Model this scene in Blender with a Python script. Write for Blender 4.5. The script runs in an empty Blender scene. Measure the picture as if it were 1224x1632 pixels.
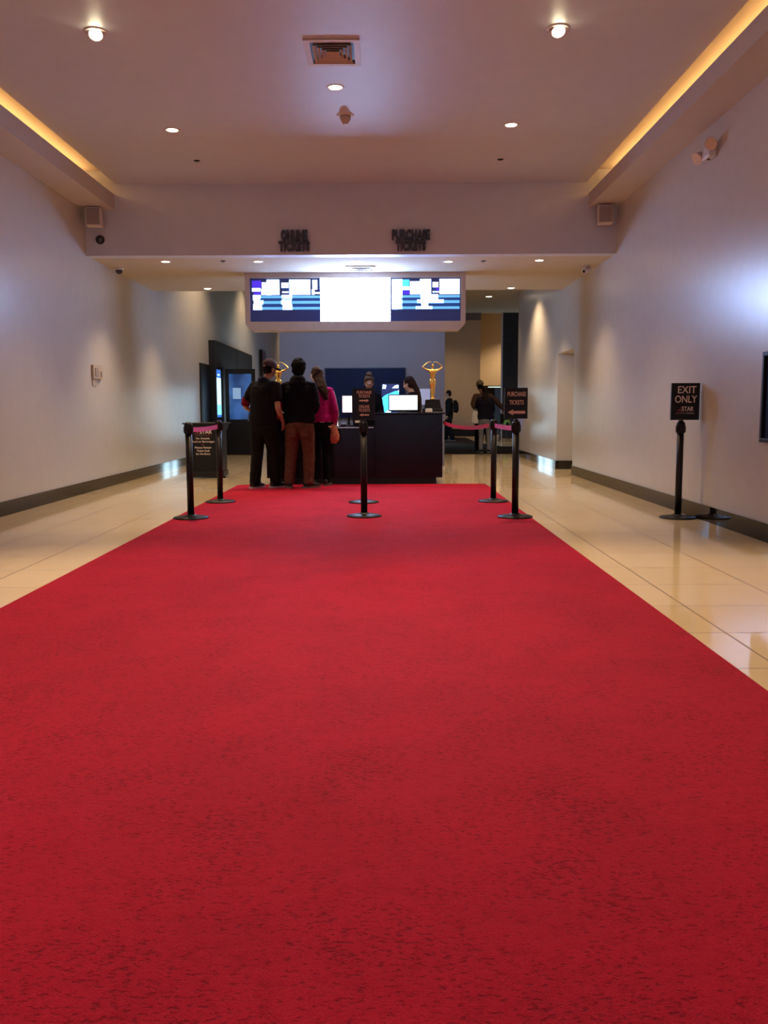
import bpy, bmesh, math, random
from mathutils import Vector, Matrix
C = bpy.context
S = C.scene
COL = S.collection
PI = math.pi
random.seed(7)

# ------------------------------------------------------------------ camera, world, exposure
F_PX, PITCH, YAW, ROLL, CAM_H = 1411.9, .1155, -.0004, -.0045, 1.1161
cam_d = bpy.data.cameras.new('camera')
cam = bpy.data.objects.new('camera', cam_d)
COL.objects.link(cam)
cam_d.sensor_fit = 'VERTICAL'
cam_d.sensor_height = 36.0
cam_d.lens = 36.0 * F_PX / 1632
cam_d.clip_start = .05
fw = Vector((math.sin(YAW), math.cos(PITCH) * math.cos(YAW), -math.sin(PITCH)))
up0 = Vector((0, math.sin(PITCH), math.cos(PITCH)))
rt0 = fw.cross(up0).normalized()
up0 = rt0.cross(fw)
rt = rt0 * math.cos(ROLL) + up0 * math.sin(ROLL)
up = up0 * math.cos(ROLL) - rt0 * math.sin(ROLL)
m = Matrix((rt, up, -fw)).transposed().to_4x4()
m.translation = Vector((0, 0, CAM_H))
cam.matrix_world = m
S.camera = cam
S.view_settings.view_transform = 'Standard'
S.view_settings.look = 'None'
S.view_settings.gamma = 1
S.view_settings.use_curve_mapping = False
S.view_settings.exposure = 0.0
W = bpy.data.worlds.new('world')
S.world = W
W.use_nodes = True
W.node_tree.nodes['Background'].inputs[0].default_value = (.55, .65, 1, 1)
W.node_tree.nodes['Background'].inputs[1].default_value = .4

# light levels
E_DOWN = 400          # downlights in the hall
E_LOBBY = 185         # downlights in the low lobby ceiling
E_COVE = 1.7
E_FILL = 48           # added bluish fill lamp at the unseen entrance behind the camera
E_SCREEN = 46.0
E_FAR = 110
WARM = (1, .70, .42)

def area(name, loc, rot, sx, sy, energy, color):
    l = bpy.data.lights.new(name, 'AREA')
    l.shape = 'RECTANGLE'; l.size = sx; l.size_y = sy; l.energy = energy; l.color = color
    o = bpy.data.objects.new(name, l); COL.objects.link(o)
    o.location = loc; o.rotation_euler = rot
    return o
area('entrance_fill', (-.45, -3.7, 1.7), (PI / 2, 0, 0), 5.6, 2.6, E_FILL, (.62, .74, 1))  # fill lamp added to give the hall a bluish ambient

# ------------------------------------------------------------------ materials
def mat(name, col, rough=.6, metal=0, emit=None, estr=0, spec=.5, coat=0):
    mt = bpy.data.materials.new(name); mt.use_nodes = True
    b = mt.node_tree.nodes['Principled BSDF']
    b.inputs['Base Color'].default_value = (*col, 1)
    b.inputs['Roughness'].default_value = rough
    b.inputs['Metallic'].default_value = metal
    b.inputs['Specular IOR Level'].default_value = spec
    b.inputs['Coat Weight'].default_value = coat
    if emit:
        b.inputs['Emission Color'].default_value = (*emit, 1)
        b.inputs['Emission Strength'].default_value = estr
    return mt

def noisy(mt, scale, amount, bump=0, bscale=None, detail=4, dist=.01):
    """mottle the base colour by +-amount and add a bump, both from object-space noise"""
    nt = mt.node_tree; N = nt.nodes; L = nt.links; b = N['Principled BSDF']
    col = tuple(b.inputs['Base Color'].default_value)
    tc = N.new('ShaderNodeTexCoord')
    nz = N.new('ShaderNodeTexNoise'); nz.inputs['Scale'].default_value = scale; nz.inputs['Detail'].default_value = detail
    L.new(tc.outputs['Object'], nz.inputs['Vector'])
    mx = N.new('ShaderNodeMix'); mx.data_type = 'RGBA'
    mx.inputs[6].default_value = tuple(c * (1 - amount) for c in col[:3]) + (1,)
    mx.inputs[7].default_value = tuple(min(1, c * (1 + amount)) for c in col[:3]) + (1,)
    mr = N.new('ShaderNodeMapRange'); mr.inputs[1].default_value = .3; mr.inputs[2].default_value = .7
    L.new(nz.outputs['Fac'], mr.inputs[0]); L.new(mr.outputs[0], mx.inputs[0]); L.new(mx.outputs[2], b.inputs['Base Color'])
    if bump:
        n2 = N.new('ShaderNodeTexNoise'); n2.inputs['Scale'].default_value = bscale or scale * 4; n2.inputs['Detail'].default_value = detail
        L.new(tc.outputs['Object'], n2.inputs['Vector'])
        bp = N.new('ShaderNodeBump'); bp.inputs['Strength'].default_value = bump; bp.inputs['Distance'].default_value = dist
        L.new(n2.outputs['Fac'], bp.inputs['Height']); L.new(bp.outputs[0], b.inputs['Normal'])
    return mt

WALL = noisy(mat('wall_paint', (.54, .52, .47), .27, spec=1), 6, .02, .05, 180, dist=.002)
CEIL = noisy(mat('ceiling_paint', (.53, .54, .62), .48, spec=.5), 5, .02, .06, 120, dist=.002)
CEIL2 = noisy(mat('matte_ceiling_paint', (.52, .46, .37), .95, spec=.1), 5, .02, .06, 120, dist=.002)
LIP = noisy(mat('soffit_paint', (.52, .47, .43), .7), 5, .02)
FARW = noisy(mat('tan_wall_paint', (.52, .42, .29), .8), 4, .03)
GREYW = noisy(mat('grey_wall_paint', (.14, .125, .13), .7), 4, .02)
BASE = noisy(mat('dark_polished_base_tile', (.013, .010, .008), .06, spec=.6), 9, .3)
BLACKP = noisy(mat('black_plastic', (.006, .005, .005), .45, spec=.25), 30, .2)
BLACKM = noisy(mat('black_powder_coat', (.007, .006, .006), .42, spec=.3), 60, .2, .05, 400, dist=.001)
LACQ = noisy(mat('black_lacquer', (.007, .003, .005), .2, spec=.22, coat=.0), 7, .35)
DARKW = noisy(mat('dark_stained_wood', (.008, .006, .006), .4, spec=.35), 14, .35)
NAVY = noisy(mat('navy_panel', (.003, .006, .024), .6, spec=.1), 3, .25)
CHAR = noisy(mat('charcoal_panel', (.016, .017, .022), .6, spec=.3), 5, .2)
WHITEP = noisy(mat('white_plastic', (.62, .56, .52), .4), 30, .04)
PLATE = noisy(mat('beige_plate', (.42, .37, .30), .6), 30, .04)
GRILLE = noisy(mat('grey_grille', (.30, .26, .25), .7), 200, .3)
TAN_M = noisy(mat('tan_painted_metal', (.52, .40, .31), .5), 40, .05)
STEEL = noisy(mat('brushed_steel', (.55, .55, .56), .3, 1), 50, .1)
GOLD = noisy(mat('gold_leaf', (1, .64, .16), .26, 1), 40, .1)
BOARDM = noisy(mat('menu_board_housing', (.50, .44, .42), .55), 9, .03)
LETTER = noisy(mat('dark_letter', (.035, .04, .06), .45), 20, .2)
SIGNT = noisy(mat('sign_lettering', (.66, .56, .50), .5), 60, .05)
SIGNP = noisy(mat('sign_lettering_tan', (.62, .42, .32), .5), 60, .05)
SIGNR = noisy(mat('sign_lettering_red', (.28, .05, .05), .5), 60, .05)
SIGND = noisy(mat('sign_lettering_dim', (.16, .12, .11), .5), 60, .05)
PAPER = noisy(mat('paper', (.80, .78, .74), .7), 60, .03)
BELTR = noisy(mat('red_webbing', (.50, .012, .04), .6), 400, .15)
BELTR_LIT = noisy(mat('overexposed_red_webbing', (.62, .09, .32), .6), 400, .12)  # red belt again, its overexposure painted in as pink
LENS = mat('lamp_lens', (1, .9, .75), .3, emit=(1, .84, .62), estr=22)
LENSB = mat('bright_lamp_lens', (1, .9, .7), .3, emit=(1, .88, .55), estr=60)
LED = mat('warm_led_strip', (1, .7, .3), .3, emit=(1, .55, .18), estr=6)
DIM = noisy(mat('dark_carpet', (.016, .011, .009), .98, spec=.03), 30, .35, .4, 300)
GLASSB = mat('black_glass', (.01, .01, .012), .04, spec=.8)

# red carpet pile
CARPET = mat('red_carpet', (.40, .010, .022), .75, spec=.08)
def carpet_nodes(mt):
    nt = mt.node_tree; N = nt.nodes; L = nt.links; b = N['Principled BSDF']
    tc = N.new('ShaderNodeTexCoord')
    def nz(sc, det, rough=.6):
        n = N.new('ShaderNodeTexNoise'); n.inputs['Scale'].default_value = sc; n.inputs['Detail'].default_value = det
        n.inputs['Roughness'].default_value = rough
        L.new(tc.outputs['Object'], n.inputs['Vector']); return n
    big, mid, fine = nz(1.3, 3), nz(26, 4, .7), nz(210, 3, .7)
    def mix(a, bcol, fac, lo, hi):
        mr = N.new('ShaderNodeMapRange'); mr.inputs[1].default_value = lo; mr.inputs[2].default_value = hi
        L.new(fac, mr.inputs[0])
        mx = N.new('ShaderNodeMix'); mx.data_type = 'RGBA'; L.new(mr.outputs[0], mx.inputs[0])
        for i, c in ((6, a), (7, bcol)):
            if isinstance(c, tuple): mx.inputs[i].default_value = (*c, 1)
            else: L.new(c, mx.inputs[i])
        return mx.outputs[2]
    c1 = mix((.22, .002, .010), (.46, .009, .036), fine.outputs['Fac'], .34, .58)
    c2 = mix((.21, .002, .010), (.47, .009, .036), mid.outputs['Fac'], .22, .50)
    mx = N.new('ShaderNodeMix'); mx.data_type = 'RGBA'; mx.inputs[0].default_value = .5
    L.new(c1, mx.inputs[6]); L.new(c2, mx.inputs[7])
    mr = N.new('ShaderNodeMapRange'); mr.inputs[1].default_value = .35; mr.inputs[2].default_value = .6
    mr.inputs[3].default_value = .90; mr.inputs[4].default_value = 1.04
    L.new(big.outputs['Fac'], mr.inputs[0])
    ml = N.new('ShaderNodeMix'); ml.data_type = 'RGBA'; ml.blend_type = 'MULTIPLY'; ml.inputs[0].default_value = 1
    L.new(mx.outputs[2], ml.inputs[6]); L.new(mr.outputs[0], ml.inputs[7]); L.new(ml.outputs[2], b.inputs['Base Color'])
    mp = N.new('ShaderNodeMapping'); mp.inputs['Scale'].default_value = (.62, 1.25, 1); L.new(tc.outputs['Object'], mp.inputs[0])
    pit = N.new('ShaderNodeTexNoise'); pit.inputs['Scale'].default_value = 85; pit.inputs['Detail'].default_value = 3; pit.inputs['Roughness'].default_value = .55
    L.new(mp.outputs[0], pit.inputs['Vector'])
    lowf = nz(3.2, 2)
    ofs = N.new('ShaderNodeMath'); ofs.operation = 'MULTIPLY_ADD'; L.new(lowf.outputs['Fac'], ofs.inputs[0]); ofs.inputs[1].default_value = .30; ofs.inputs[2].default_value = -.15
    pv = N.new('ShaderNodeMath'); pv.operation = 'ADD'; L.new(pit.outputs['Fac'], pv.inputs[0]); L.new(ofs.outputs[0], pv.inputs[1])
    pm = N.new('ShaderNodeMapRange'); pm.inputs[1].default_value = .35; pm.inputs[2].default_value = .43; pm.inputs[3].default_value = .58; pm.inputs[4].default_value = 1
    L.new(pv.outputs[0], pm.inputs[0])
    m4 = N.new('ShaderNodeMix'); m4.data_type = 'RGBA'; m4.blend_type = 'MULTIPLY'; m4.inputs[0].default_value = 1
    L.new(ml.outputs[2], m4.inputs[6]); L.new(pm.outputs[0], m4.inputs[7]); L.new(m4.outputs[2], b.inputs['Base Color'])
    ad = N.new('ShaderNodeMath'); ad.operation = 'ADD'
    L.new(fine.outputs['Fac'], ad.inputs[0])
    m2 = N.new('ShaderNodeMath'); m2.operation = 'MULTIPLY'; m2.inputs[1].default_value = 1.6
    L.new(mid.outputs['Fac'], m2.inputs[0]); L.new(m2.outputs[0], ad.inputs[1])
    a2 = N.new('ShaderNodeMath'); a2.operation = 'ADD'; L.new(ad.outputs[0], a2.inputs[0]); L.new(pm.outputs[0], a2.inputs[1])
    bp = N.new('ShaderNodeBump'); bp.inputs['Strength'].default_value = .8; bp.inputs['Distance'].default_value = .008
    L.new(a2.outputs[0], bp.inputs['Height']); L.new(bp.outputs[0], b.inputs['Normal'])
    b.inputs['Sheen Weight'].default_value = .12
    b.inputs['Sheen Tint'].default_value = (1, .15, .3, 1)
carpet_nodes(CARPET)

# polished tile floor, 61 cm grid
FLOOR = mat('polished_cream_tile', (.66, .56, .42), .07, spec=.55)
def tile_nodes(mt, x0, y0, T=.61, g=.0045):
    nt = mt.node_tree; N = nt.nodes; L = nt.links; b = N['Principled BSDF']
    tc = N.new('ShaderNodeTexCoord'); sp = N.new('ShaderNodeSeparateXYZ'); L.new(tc.outputs['Object'], sp.inputs[0])
    def mth(op, a, bb=None):
        n = N.new('ShaderNodeMath'); n.operation = op
        for i, v in enumerate((a, bb)):
            if v is None: continue
            if isinstance(v, (int, float)): n.inputs[i].default_value = v
            else: L.new(v, n.inputs[i])
        return n.outputs[0]
    es = []; ids = []
    for ax, o in ((0, x0), (1, y0)):
        q = mth('DIVIDE', mth('SUBTRACT', sp.outputs[ax], o), T)
        fr = mth('SUBTRACT', q, mth('FLOOR', q)); ids.append(mth('FLOOR', q))
        es.append(mth('MINIMUM', fr, mth('SUBTRACT', 1.0, fr)))
    line = mth('LESS_THAN', mth('MINIMUM', es[0], es[1]), g / T)
    wn = N.new('ShaderNodeTexWhiteNoise'); wn.noise_dimensions = '2D'
    cb = N.new('ShaderNodeCombineXYZ'); L.new(ids[0], cb.inputs[0]); L.new(ids[1], cb.inputs[1]); L.new(cb.outputs[0], wn.inputs['Vector'])
    nz = N.new('ShaderNodeTexNoise'); nz.inputs['Scale'].default_value = 5; nz.inputs['Detail'].default_value = 5
    L.new(tc.outputs['Object'], nz.inputs['Vector'])
    f = mth('ADD', mth('MULTIPLY', wn.outputs['Value'], .5), mth('MULTIPLY', nz.outputs['Fac'], .5))
    mx = N.new('ShaderNodeMix'); mx.data_type = 'RGBA'; L.new(f, mx.inputs[0])
    mx.inputs[6].default_value = (.67, .535, .32, 1); mx.inputs[7].default_value = (.75, .61, .38, 1)
    m2 = N.new('ShaderNodeMix'); m2.data_type = 'RGBA'; L.new(line, m2.inputs[0])
    L.new(mx.outputs[2], m2.inputs[6]); m2.inputs[7].default_value = (.20, .14, .085, 1)
    L.new(m2.outputs[2], b.inputs['Base Color'])
    rr = mth('ADD', mth('MULTIPLY', line, .4), .07); L.new(rr, b.inputs['Roughness'])
tile_nodes(FLOOR, 1.7004, 3.7128)

# ------------------------------------------------------------------ mesh helpers
def link(name, me, parent=None, loc=(0, 0, 0)):
    o = bpy.data.objects.new(name, me); COL.objects.link(o); o.location = loc
    if parent: o.parent = parent
    return o

def tobj(name, bm, mats, parent=None, loc=(0, 0, 0), smooth=False):
    me = bpy.data.meshes.new(name)
    bmesh.ops.recalc_face_normals(bm, faces=bm.faces)
    bm.to_mesh(me); bm.free()
    for x in (mats if isinstance(mats, (list, tuple)) else [mats]): me.materials.append(x)
    if smooth:
        for p in me.polygons: p.use_smooth = True
    return link(name, me, parent, loc)

def box(bm, x0, x1, y0, y1, z0, z1, bev=0, mi=0, M=None):
    r = bmesh.ops.create_cube(bm, size=1)
    vs = r['verts']
    for v in vs:
        v.co = Vector((x0 + (v.co.x + .5) * (x1 - x0), y0 + (v.co.y + .5) * (y1 - y0), z0 + (v.co.z + .5) * (z1 - z0)))
        if M: v.co = M @ v.co
    fs = list({f for v in vs for f in v.link_faces})
    for f in fs: f.material_index = mi
    if bev:
        es = list({e for f in fs for e in f.edges})
        bmesh.ops.bevel(bm, geom=es, offset=bev, segments=2, affect='EDGES', profile=.6)
    return vs

def cyl(bm, p0, p1, r0, r1=None, n=24, mi=0):
    p0 = Vector(p0); p1 = Vector(p1); r1 = r0 if r1 is None else r1
    d = p1 - p0
    q = d.to_track_quat('Z', 'Y').to_matrix().to_4x4(); q.translation = (p0 + p1) / 2
    r = bmesh.ops.create_cone(bm, cap_ends=True, segments=n, radius1=r0, radius2=r1, depth=d.length, matrix=q)
    for f in {f for v in r['verts'] for f in v.link_faces}: f.material_index = mi
    return r['verts']

def lathe(bm, prof, c=(0, 0, 0), n=40, mi=0):
    """prof: (radius, z) from bottom to top, closed on the axis"""
    c = Vector(c); rings = []
    for r, z in prof:
        if r < 1e-5: rings.append([bm.verts.new(c + Vector((0, 0, z)))])
        else: rings.append([bm.verts.new(c + Vector((r * math.cos(2 * PI * k / n), r * math.sin(2 * PI * k / n), z))) for k in range(n)])
    for a, b in zip(rings, rings[1:]):
        for k in range(n):
            k2 = (k + 1) % n
            if len(a) == 1 and len(b) == 1: continue
            if len(a) == 1: f = bm.faces.new((a[0], b[k], b[k2]))
            elif len(b) == 1: f = bm.faces.new((a[k], a[k2], b[0]))
            else: f = bm.faces.new((a[k], a[k2], b[k2], b[k]))
            f.material_index = mi; f.smooth = True

def prism(bm, pts, axis, a0, a1, mi=0):
    """extrude a 2D outline along an axis: axis y -> pts are (x,z); axis z -> (x,y); axis x -> (y,z)"""
    def P(u, v, w): return {'y': (u, w, v), 'z': (u, v, w), 'x': (w, u, v)}[axis]
    A = [bm.verts.new(P(u, v, a0)) for u, v in pts]; B = [bm.verts.new(P(u, v, a1)) for u, v in pts]
    n = len(pts); fs = [bm.faces.new(A), bm.faces.new(B[::-1])]
    for k in range(n): fs.append(bm.faces.new((A[k], B[k], B[(k + 1) % n], A[(k + 1) % n])))
    for f in fs: f.material_index = mi

def ell(bm, c, r, rot=None, u=20, v=12, mi=0):
    M = Matrix.Translation(Vector(c)) @ (rot.to_4x4() if rot else Matrix.Identity(4)) @ Matrix.Diagonal((*r, 1))
    rr = bmesh.ops.create_uvsphere(bm, u_segments=u, v_segments=v, radius=1, matrix=M)
    for f in {f for w in rr['verts'] for f in w.link_faces}: f.smooth = True; f.material_index = mi

def loft(bm, rings, side=(1, 0, 0), n=18):
    """rings: (x,y,z,a,b): half-width a along 'side', half-depth b across"""
    pts = [Vector(r[:3]) for r in rings]; side = Vector(side); R = []
    def ring(p, t, a, b):
        s = (side - t * side.dot(t))
        if s.length < .05: s = t.orthogonal()
        s.normalize(); q = t.cross(s)
        return [bm.verts.new(p + s * a * math.cos(2 * PI * k / n) + q * b * math.sin(2 * PI * k / n)) for k in range(n)]
    N = len(pts)
    for i in range(N):
        t = (pts[min(i + 1, N - 1)] - pts[max(i - 1, 0)]).normalized()
        a, b = rings[i][3], rings[i][4]
        if i == 0: R.append(ring(pts[0] - t * min(a, b) * .35, t, a * .7, b * .7))
        R.append(ring(pts[i], t, a, b))
        if i == N - 1: R.append(ring(pts[-1] + t * min(a, b) * .35, t, a * .7, b * .7))
    for A, B in zip(R, R[1:]):
        for k in range(n): bm.faces.new((A[k], A[(k + 1) % n], B[(k + 1) % n], B[k])).smooth = True
    bm.faces.new(R[0][::-1]); bm.faces.new(R[-1])

_tex = {}
def cloud(scale):
    if scale not in _tex:
        t = bpy.data.textures.new('clouds', 'CLOUDS'); t.noise_scale = scale; t.noise_depth = 2; _tex[scale] = t
    return _tex[scale]

def melt(name, bm, mt, parent, voxel=.01, smooth=3, disp=None):
    """fuse overlapping closed pieces to one continuous skin"""
    bmesh.ops.recalc_face_normals(bm, faces=bm.faces)
    me = bpy.data.meshes.new(name); bm.to_mesh(me); bm.free()
    o = bpy.data.objects.new(name, me); COL.objects.link(o)
    r = o.modifiers.new('r', 'REMESH'); r.mode = 'VOXEL'; r.voxel_size = voxel; r.use_smooth_shade = True
    if smooth:
        s = o.modifiers.new('s', 'SMOOTH'); s.iterations = smooth; s.factor = .5
    if disp:
        for st, sc in disp:
            d = o.modifiers.new('d', 'DISPLACE'); d.texture = cloud(sc); d.strength = st; d.mid_level = .5
    dg = C.evaluated_depsgraph_get(); dg.update()
    new = bpy.data.meshes.new_from_object(o.evaluated_get(dg))
    bpy.data.objects.remove(o); bpy.data.meshes.remove(me)
    new.name = name; new.materials.clear(); new.materials.append(mt)
    for p in new.polygons: p.use_smooth = True; p.material_index = 0
    return link(name, new, parent)

def text(name, s, h, mt, parent, loc, xs=1.0, ext=.002, bold=0.0, spacing=1.0, line=1.0, rotz=0, shear=0):
    """lettering standing in the XZ plane facing -Y, centred on loc"""
    cu = bpy.data.curves.new('t', 'FONT'); cu.body = s; cu.size = 1; cu.extrude = ext / h * .72; cu.offset = bold
    cu.align_x = 'CENTER'; cu.align_y = 'CENTER'; cu.space_character = spacing; cu.space_line = line; cu.resolution_u = 4; cu.shear = shear
    o = bpy.data.objects.new('t', cu); COL.objects.link(o)
    dg = C.evaluated_depsgraph_get(); dg.update()
    me = bpy.data.meshes.new_from_object(o.evaluated_get(dg))
    bpy.data.objects.remove(o); bpy.data.curves.remove(cu)
    k = h / .72
    me.transform(Matrix.Rotation(PI / 2, 4, 'X') @ Matrix.Diagonal((k * xs, k, k, 1)))
    if rotz: me.transform(Matrix.Rotation(rotz, 4, 'Z'))
    me.name = name; me.materials.clear(); me.materials.append(mt)
    return link(name, me, parent, loc)

def thing(name, label, cat, loc=(0, 0, 0), rotz=0, group=None):
    o = bpy.data.objects.new(name, None); COL.objects.link(o); o.empty_display_size = .1
    o.location = loc; o.rotation_euler = (0, 0, rotz); o['label'] = label; o['category'] = cat
    if group: o['group'] = group
    return o

def tag(o, label, cat, group=None, kind=None):
    o['label'] = label; o['category'] = cat
    if group: o['group'] = group
    if kind: o['kind'] = kind
    return o

def struct(name, bm, mt, label=None):
    o = tobj(name, bm, mt); o['kind'] = 'structure'
    return o

def sbox(name, mt, *b):
    bm = bmesh.new()
    for q in b: box(bm, *q)
    return struct(name, bm, mt)

# ------------------------------------------------------------------ the setting
XL, XR = -4.073, 3.19
YH, ZH = 12.47, 3.222       # bulkhead face, low lobby ceiling
ZC = 4.17                   # hall ceiling
YB = 16.15                  # far edge of the low ceiling
sbox('floor', FLOOR, (-9, 9, -4, 43, -.1, 0))
sbox('ceiling', CEIL, (-3.63, 2.77, -4, YH, ZC, ZC + .12))
sbox('ceiling_lobby', CEIL2, (XL - .2, XR + .2, YH + .2, YB, ZH, ZH + .3))
sbox('wall_header', CEIL, (XL - .2, XR + .2, YH, YH + .2, ZH, 4.62))
bm = bmesh.new()
prism(bm, [(XL, 3.83), (-3.66, 3.83), (-3.66, 4.035), (-3.70, 4.035), (-3.70, 3.90), (XL, 3.90)], 'y', -4, YH)
struct('trim_1', bm, LIP)
bm = bmesh.new()
prism(bm, [(XR, 3.84), (2.80, 3.84), (2.80, 4.02), (2.84, 4.02), (2.84, 3.90), (XR, 3.90)], 'y', -4, YH)
struct('trim_2', bm, LIP)
sbox('ceiling_cove_left', LIP, (XL, -3.51, -4, YH, 4.34, 4.42), (-3.63, -3.51, -4, YH, ZC + .12, 4.34))
sbox('ceiling_cove_right', LIP, (2.65, XR, -4, YH, 4.34, 4.42), (2.65, 2.77, -4, YH, ZC + .12, 4.34))
for nm, x, sgn, lab in (('left', -4.055, 1, 'amber light strip in the ceiling cove along the left wall'), ('right', 3.172, -1, 'amber light strip in the ceiling cove along the right wall')):
    bm = bmesh.new(); box(bm, x - .015, x + .015, -3.9, YH - .1, 4.165, 4.185)
    o = tobj('cove_light_strip', bm, LED); tag(o, lab, 'light')
    a = area('cove_light', (0, 0, 0), (PI, 0, 0), .03, 16.2, E_COVE * 16, (1, .52, .17)); a.parent = o
    a.location = (x, 4.27, 4.192)

sbox('wall_left', WALL, (XL - .15, XL, -4, 43, 0, 5.4))
sbox('wall_right', WALL,
     (XR, XR + .3, -4, 15.02, 0, 4.6), (XR, XR + .3, 15.02, 16.42, 2.11, 4.6), (XR, XR + .15, 16.57, 21.3, 0, 4.2),
     (XR, 4.7, 16.42, 16.57, 0, 4.6), (4.7, 4.85, 14.9, 16.57, 0, 2.6), (XR + .3, 4.85, 14.9, 15.02, 0, 2.6), (XR + .15, 6, 21.15, 21.3, 0, 4.2))
sbox('ceiling_alcove', CEIL2, (XR + .3, 4.7, 15.02, 16.42, 2.3, 2.4))
# entrance side, behind the camera
sbox('wall_back', WALL, (XL - .15, -3.3, -4.15, -4, 0, 4.6), (2.4, XR + .3, -4.15, -4, 0, 4.6), (-3.3, 2.4, -4.15, -4, 3.0, 4.6))
for k in range(4):
    x0 = -3.3 + k * 1.425
    t = thing('window_%d' % (k + 1), 'glazed entrance door leaf', 'door', (x0 + .7125, -4.07, 0)); t['kind'] = 'structure'
    del t['label']; del t['category']
    bm = bmesh.new()
    for q in ((-.7, -.63, 0, 3), (.63, .7, 0, 3), (-.63, .63, 0, .2), (-.63, .63, 2.9, 3), (-.63, .63, 1.0, 1.08)): box(bm, q[0], q[1], -.03, .03, q[2], q[3])
    tobj('window_frame', bm, BLACKM, t)
    g = mat('clear_glass', (.9, .95, 1), .02); g.node_tree.nodes['Principled BSDF'].inputs['Transmission Weight'].default_value = 1
    bm = bmesh.new(); box(bm, -.63, .63, -.005, .005, .2, 2.9); tobj('pane', bm, g, t)
# baseboards
BH = .155
def bb(name, *q):
    bm = bmesh.new()
    for a in q: box(bm, *a, 0, BH)
    return struct(name, bm, BASE)
bb('baseboard_left', (XL, XL + .015, -4, 19.75))
bb('baseboard_right', (XR - .015, XR, -4, 15.02), (XR - .015, XR, 16.42, 21.3))
bb('baseboard_alcove', (XR, 4.7, 16.405, 16.42), (XR, XR + .3, 15.02, 15.035))
# island wall behind the counter, with far rooms on both sides
IX0, IX1, IY = -2.03, 1.19, 17.5
sbox('wall_center', GREYW, (IX0, IX1, IY, 34.5, 0, 5.4))
sbox('ceiling_right_aisle', CEIL2, (1.0, XR + 2.8, YB + .1, 25.6, 3.82, 3.95), (1.0, XR + 2.8, YB, YB + .1, ZH + .3, 4.2))
sbox('ceiling_left_aisle', CEIL, (XL, 1.0, YB + .1, 43, 5.3, 5.4), (XL, 1.0, YB, YB + .1, ZH + .3, 5.4))
sbox('ceiling_far', CEIL, (1.0, 9, 25.6, 43, 5.3, 5.4), (1.0, 9, 25.6, 25.7, 3.95, 5.3))
sbox('wall_far', FARW, (1.19, 3.98, 37.0, 37.2, 0, 5.3), (3.9, 9, 40.0, 40.2, 0, 5.3), (3.9, 3.98, 37.2, 40, 0, 5.3))
sbox('trim_3', GREYW, (1.19, 3.98, 36.8, 37.0, 4.72, 5.3))
bb('baseboard_far', (1.19, 3.98, 36.97, 37.0), (3.98, 8, 39.97, 40.0))
sbox('wall_far_right', FARW, (8.9, 9, 21.3, 43, 0, 5.3))
sbox('wall_far_left', FARW, (XL, IX0, 40, 40.2, 0, 5.3))
# dark column at the mouth of the far room, with a metal corner strip
sbox('wall_column', CHAR, (4.46, 5.3, 33.6, 34.1, 0, 5.3))
sbox('trim_4', STEEL, (4.40, 4.455, 33.6, 33.66, 0, 5.3))

# ------------------------------------------------------------------ carpets
def rounded(x0, x1, y0, y1, r, corners):
    pts = []
    for (cx, cy, a0, on) in ((x0, y0, PI, corners[0]), (x1, y0, 1.5 * PI, corners[1]), (x1, y1, 0, corners[2]), (x0, y1, .5 * PI, corners[3])):
        if not on: pts.append((cx, cy)); continue
        ox = cx + (r if cx == x0 else -r); oy = cy + (r if cy == y0 else -r)
        for k in range(7):
            a = a0 + k / 6 * PI / 2; pts.append((ox + r * math.cos(a), oy + r * math.sin(a)))
    return pts
bm = bmesh.new()
prism(bm, rounded(-2.164, 1.498, -3.4, 13.10, .10, (0, 0, 1, 1)), 'z', .001, .014)
tag(tobj('carpet_runner', bm, CARPET), 'long bright red carpet runner down the middle of the tiled hall', 'carpet')
bm = bmesh.new()
prism(bm, [(1.22, 22.0), (5.6, 22.0), (5.6, 26.0), (3.5, 26.2), (3.1, 29.3), (3.15, 34.6), (2.1, 35.3), (1.22, 35.3)], 'z', .001, .01)
tag(tobj('entrance_mat', bm, DIM), 'large dark carpet mat on the tiles of the far aisle', 'carpet')

# ------------------------------------------------------------------ lamps
def spot(parent, loc, energy, ang, blend, color=WARM, size=.05, aim=None):
    l = bpy.data.lights.new('lamp_light', 'SPOT'); l.energy = energy; l.spot_size = math.radians(ang); l.spot_blend = blend
    l.color = color; l.shadow_soft_size = size
    o = bpy.data.objects.new('lamp_light', l); COL.objects.link(o); o.parent = parent; o.location = loc
    if aim: o.rotation_euler = Vector(aim).to_track_quat('-Z', 'Y').to_euler()
    return o
def downlight(label, x, y, z, energy, ang=86, blend=.85, r=.062, lens=None, group='recessed downlights'):
    t = thing('recessed_downlight', label, 'ceiling light', (x, y, z), 0, group)
    bm = bmesh.new(); lathe(bm, [(r, -.001), (r + .004, -.006), (r + .022, -.004), (r + .024, 0), (r, 0)], n=32)
    tobj('trim_ring', bm, WHITEP, t)
    bm = bmesh.new(); lathe(bm, [(0, -.004), (r - .004, -.004), (r - .002, -.001), (0, -.001)], n=32)
    tobj('lamp_lens', bm, lens or LENS, t)
    spot(t, (0, 0, -.02), energy, ang, blend)
    return t
HALL = 'small round downlight in the hall ceiling, '
downlight(HALL + 'just beyond the square air vent', -.449, 8.864, ZC, E_DOWN, group='hall ceiling downlights')
downlight(HALL + 'left side, in front of the left sprinkler', -2.307, 10.137, ZC, E_DOWN, group='hall ceiling downlights')
downlight(HALL + 'right side, in front of the right sprinkler', 1.392, 10.016, ZC, E_DOWN, group='hall ceiling downlights')
LOB = 'round downlight in the low lobby ceiling, '
downlight(LOB + 'nearest the left wall in the front row', -3.106, 12.96, ZH, E_LOBBY, 102, .75, .058, group='lobby downlights')
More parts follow.
